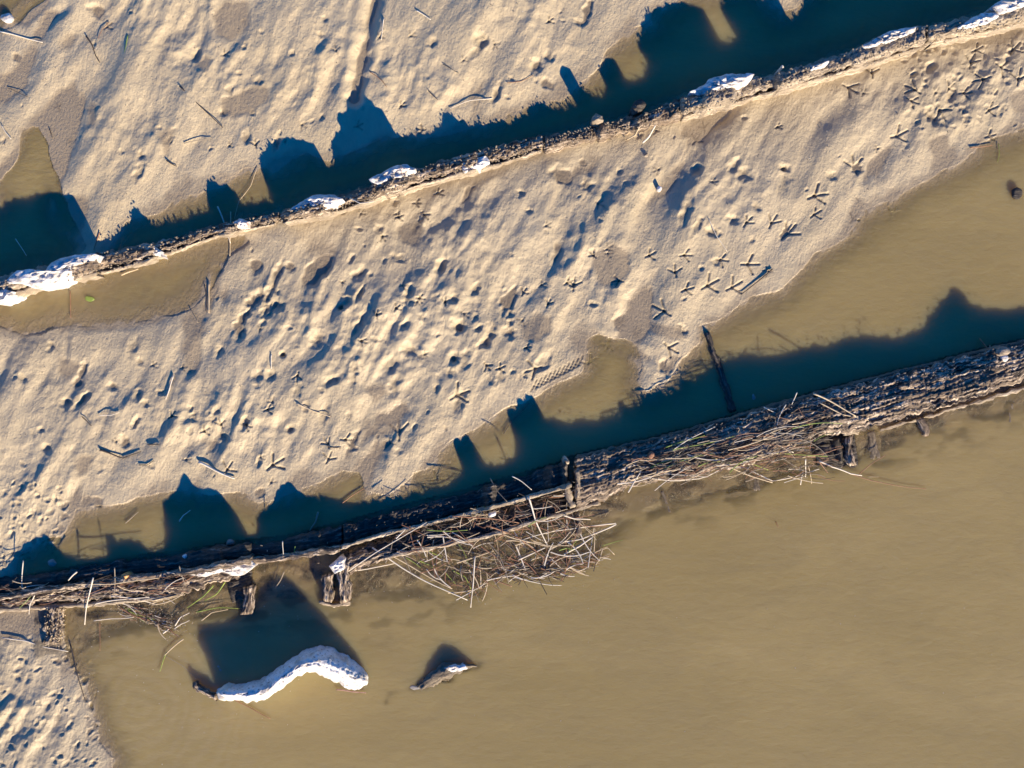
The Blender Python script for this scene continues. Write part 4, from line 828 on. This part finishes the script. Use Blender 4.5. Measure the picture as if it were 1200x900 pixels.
# the anonymous tangle: unit stems copied in a loop
def unit(mat, k):
    pts = [(-.5+i/6, 0.03*math.sin(i*1.1+k*2)*(k % 3-1), 0.02*math.sin(i*.9+k)) for i in range(7)]
    v, f = stem_mesh([Vector(p) for p in pts], 1.0, mat, 0.6)
    # thickness is scaled apart from length below
    return v, f
def loose(px, py, ang, L, z, tilt, r, mat):
    k = random.randrange(5); c = Vector(at(px, py, z)); d = Vector((math.cos(ang)*math.cos(tilt), math.sin(ang)*math.cos(tilt), math.sin(tilt)))*L*K
    n = Vector((-math.sin(ang), math.cos(ang), 0)); b = random.uniform(-.24, .24)*L*K; pts = []
    for i in range(6):
        t = i/5-0.5; pts.append(d*t+n*b*(0.25-t*t)*2)
    return stem_mesh(pts, r, mat, 0.6, 0.7, 5), c
LITTER = {}
def pile(n, pick, label, group, keep=0.6):
    for _ in range(int(n*2.2)+20):                 # the finest bits, past counting, go to one mass
        px, py, ang, L, z, tilt, r, m = pick(); (v, f), c = loose(px, py, ang, L*0.75, max(z-0.012, 0.006), tilt, r*0.8, random.choice([m, 'dark', 'brown']))
        m = random.choice([m, 'dark', 'dark', 'brown', 'grey'])
        vs, fs = LITTER.setdefault(m, ([], [])); b = len(vs); vs += [tuple(Vector(q)+c) for q in v]; fs += [tuple(b+k for k in q) for q in f]
    n = int(n*keep)
    for _ in range(n):
        px, py, ang, L, z, tilt, r, m = pick(); (v, f), c = loose(px, py, ang, L, z, tilt, r, m)
        me = bpy.data.meshes.new('reed_stem'); me.from_pydata(v, [], f); me.materials.append(M[m])
        o = link(bpy.data.objects.new('reed_stem', me)); o.location = c; tag(o, label, 'reed', group)
def mats(): return random.choices(['straw', 'pale', 'brown', 'green', 'grey', 'dark'], [34, 22, 22, 6, 6, 10])[0]
def inpoly(poly):
    xs = [p[0] for p in poly]; ys = [p[1] for p in poly]
    while True:
        x, y = random.uniform(min(xs), max(xs)), random.uniform(min(ys), max(ys))
        if sdf(poly, np.array([[x]]), np.array([[y]]))[0, 0] > 0: return x, y
PA = [(445, 645), (520, 632), (600, 615), (675, 600), (690, 612), (712, 645), (690, 660), (640, 678), (590, 676), (556, 700), (510, 676)]
def pickA():
    x, y = inpoly(PA); t = (y-yl(LS, x))/60
    return x, y, random.choice([-0.6, -1.2, 0.5, 0.15, 1.4, -0.5])+random.uniform(-.35, .35), random.uniform(14, 48), max(0.012, 0.075-0.07*t)+random.uniform(-.005, .02), random.uniform(-.12, .12), random.uniform(.0026, .0052), mats()
pile(95, pickA, 'thin loose reed tangled within the large reed pile below split timber', 'loose reeds in the large pile')
PA2 = [(560, 668), (600, 662), (650, 652), (700, 648), (716, 652), (690, 668), (650, 680), (600, 680)]
def pickA2():
    x, y = inpoly(PA2); return x, y, random.uniform(-.5, .7), random.uniform(10, 30), random.uniform(.008, .035), 0, random.uniform(.0022, .0045), mats()
pile(40, pickA2, 'broken reed scrap floating in matted lower rim of large reed pile', 'scraps along the pile rim')
def pickS():
    x = random.uniform(470, 668); y = yl(LA, x)+random.uniform(3, 34)
    return x, y, 0.25+random.choice([0, 0, 0, 1.0, -0.9])+random.uniform(-.25, .25), random.uniform(12, 42), 0.10+random.uniform(-.01, .03), 0, random.uniform(.002, .0042), mats()
pile(38, pickS, 'thin loose reed lying in the gap of the split timber', 'loose reeds in the timber gap')
def pickB():
    x = random.uniform(745, 965); f = random.uniform(0.25, 1.0)**0.8; y = yl(LN, x)*(1-f)+(yl(RS, x)+12*(x > 860))*f
    return x, y, random.gauss(0.22, 0.16)+(random.random() < .15)*random.uniform(-1.3, 1.0), random.uniform(16, 62), hL(x)+0.012+random.uniform(-.01, .02), random.uniform(-.05, .05), random.uniform(.002, .0042), mats()
pile(95, pickB, 'thin loose reed matted along the wide beam in second pile', 'loose reeds on the wide beam')
def pickB2():
    x = random.uniform(880, 975); y = random.uniform(528, 562)
    return x, y, random.gauss(0.1, 0.35), random.uniform(14, 45), random.uniform(.05, .12), 0, random.uniform(.002, .0042), mats()
pile(14, pickB2, 'thin loose reed sagging at bottom corner of second pile', 'loose reeds left of the dark opening')
def pickL():
    x = random.uniform(0, 215); y = random.uniform(680, 708)-x*0.03
    return x, y, random.gauss(0.1, 0.3), random.uniform(10, 40), random.uniform(.06, .12), 0, random.uniform(.002, .0042), mats()
pile(40, pickL, 'thin loose reed scattered over the left rails', 'loose reeds on the left rails')
def pickL2():
    t = random.random(); x = 145+60*t+random.uniform(-6, 6); y = 712+26*t+random.uniform(-8, 8)
    return x, y, random.gauss(-0.35, 0.35), random.uniform(8, 24), random.uniform(.008, .03), 0, random.uniform(.002, .0045), mats()
pile(26, pickL2, 'broken reed scrap floating in debris below the south rail', 'scraps below the left rails')
me = bpy.data.meshes.new('reed_litter'); vs = []; fs = []; mi = []
for i, (m, (v, f)) in enumerate(LITTER.items()):
    b = len(vs); vs += v; fs += [tuple(b+k for k in q) for q in f]; mi += [i]*len(f); me.materials.append(M[m])
me.from_pydata(vs, [], fs); me.polygons.foreach_set('material_index', mi)
tag(link(bpy.data.objects.new('reed_litter', me)), 'fine broken reed litter matted among the reed piles', 'litter', kind='stuff')
# ---- crumbs nobody could count
def crumbs(name, n, pick, mat, kind='stuff', parent=None):
    Vv = []; Ff = []
    for i in range(n):
        px, py, z, r = pick(); c = np.array(at(px, py, z)); b = len(Vv)
        a = random.uniform(0, 6.28); e = random.uniform(.6, 1.8); ax = np.array([math.cos(a), math.sin(a), 0])*r*e; ay = np.array([-math.sin(a), math.cos(a), 0])*r/e*.8; az = np.array([0, 0, r*.6])
        for q in (-ax-ay*.6-az, ax*.8-ay-az, ax+ay*.7-az, -ax*.7+ay-az, -ax*.5-ay*.4+az, ax*.5-ay*.5+az, ax*.4+ay*.6+az*.8, -ax*.6+ay*.4+az): Vv.append(c+q)
        for q in ((3, 2, 1, 0), (4, 5, 6, 7), (0, 1, 5, 4), (1, 2, 6, 5), (2, 3, 7, 6), (3, 0, 4, 7)): Ff.append([b+k for k in q])
    o = mesh_obj(name, np.array(Vv), np.array(Ff), M[mat], smooth=False); tag(o, kind=kind); return o
def ct():
    x = random.uniform(80, 1200); f = random.random(); return x, yl(UN, x)*(1-f)+yl(US, x)*f, hU(x)+random.uniform(-.02, .012), random.uniform(.003, .008)
tag(crumbs('mud_crumbs', 1500, ct, 'grey'), 'muddy crumbs strewn along the upper timber row', 'crumbs')
def cl():
    x = random.uniform(300, 1200) if random.random() < .15 else random.uniform(672, 1200); f = random.random(); return x, yl(LN, x)*(1-f)+yl(LS, x)*f, (hL(x) if x > 672 else min(hL(x), .10))+random.uniform(-.02, .006), random.uniform(.002, .006)
tag(crumbs('wood_crumbs', 900, cl, 'grey'), 'pale wood crumbs strewn along the lower timber row', 'crumbs')
def cf():
    while True:
        x, y = random.choice([(random.uniform(0, 1200), random.uniform(560, 900)), (random.uniform(90, 450), random.uniform(690, 860)), (random.uniform(400, 720), random.uniform(600, 720))])
        if ground_z(x, y) < -.004 and y > yl(LS, x)+4: return x, y, 0.001, random.uniform(.0012, .0035)
tag(crumbs('foam_flecks', 170, cf, 'white'), 'tiny white foam flecks floating on the brown river', 'foam')
def cb():
    while True:
        x, y = random.uniform(0, 1200), random.uniform(0, 680); z = ground_z(x, y)
        if z > .004: return x, y, z+.0008, random.uniform(.001, .003)
tag(crumbs('mud_specks', 1300, cb, 'dark'), 'dark specks scattered on the mud', 'specks')
tag(crumbs('shell_specks', 260, cb, 'white'), 'white shell specks scattered on the mud', 'specks')
def cd():
    t = random.random(); return 135+75*t+random.gauss(0, 8), 704+32*t+random.gauss(0, 7), random.uniform(.004, .02), random.uniform(.002, .006)
tag(crumbs('drift_crumbs', 260, cd, 'grey'), 'matted drift crumbs floating below the left rails', 'crumbs')
def cr():
    x = random.uniform(52, 76); y = random.uniform(712, 758); return x, y, random.uniform(.02, .07), random.uniform(.003, .007)
tag(crumbs('rot_crumbs', 160, cr, 'straw'), 'rotten wood crumbs on the crumbling left rib', 'crumbs')
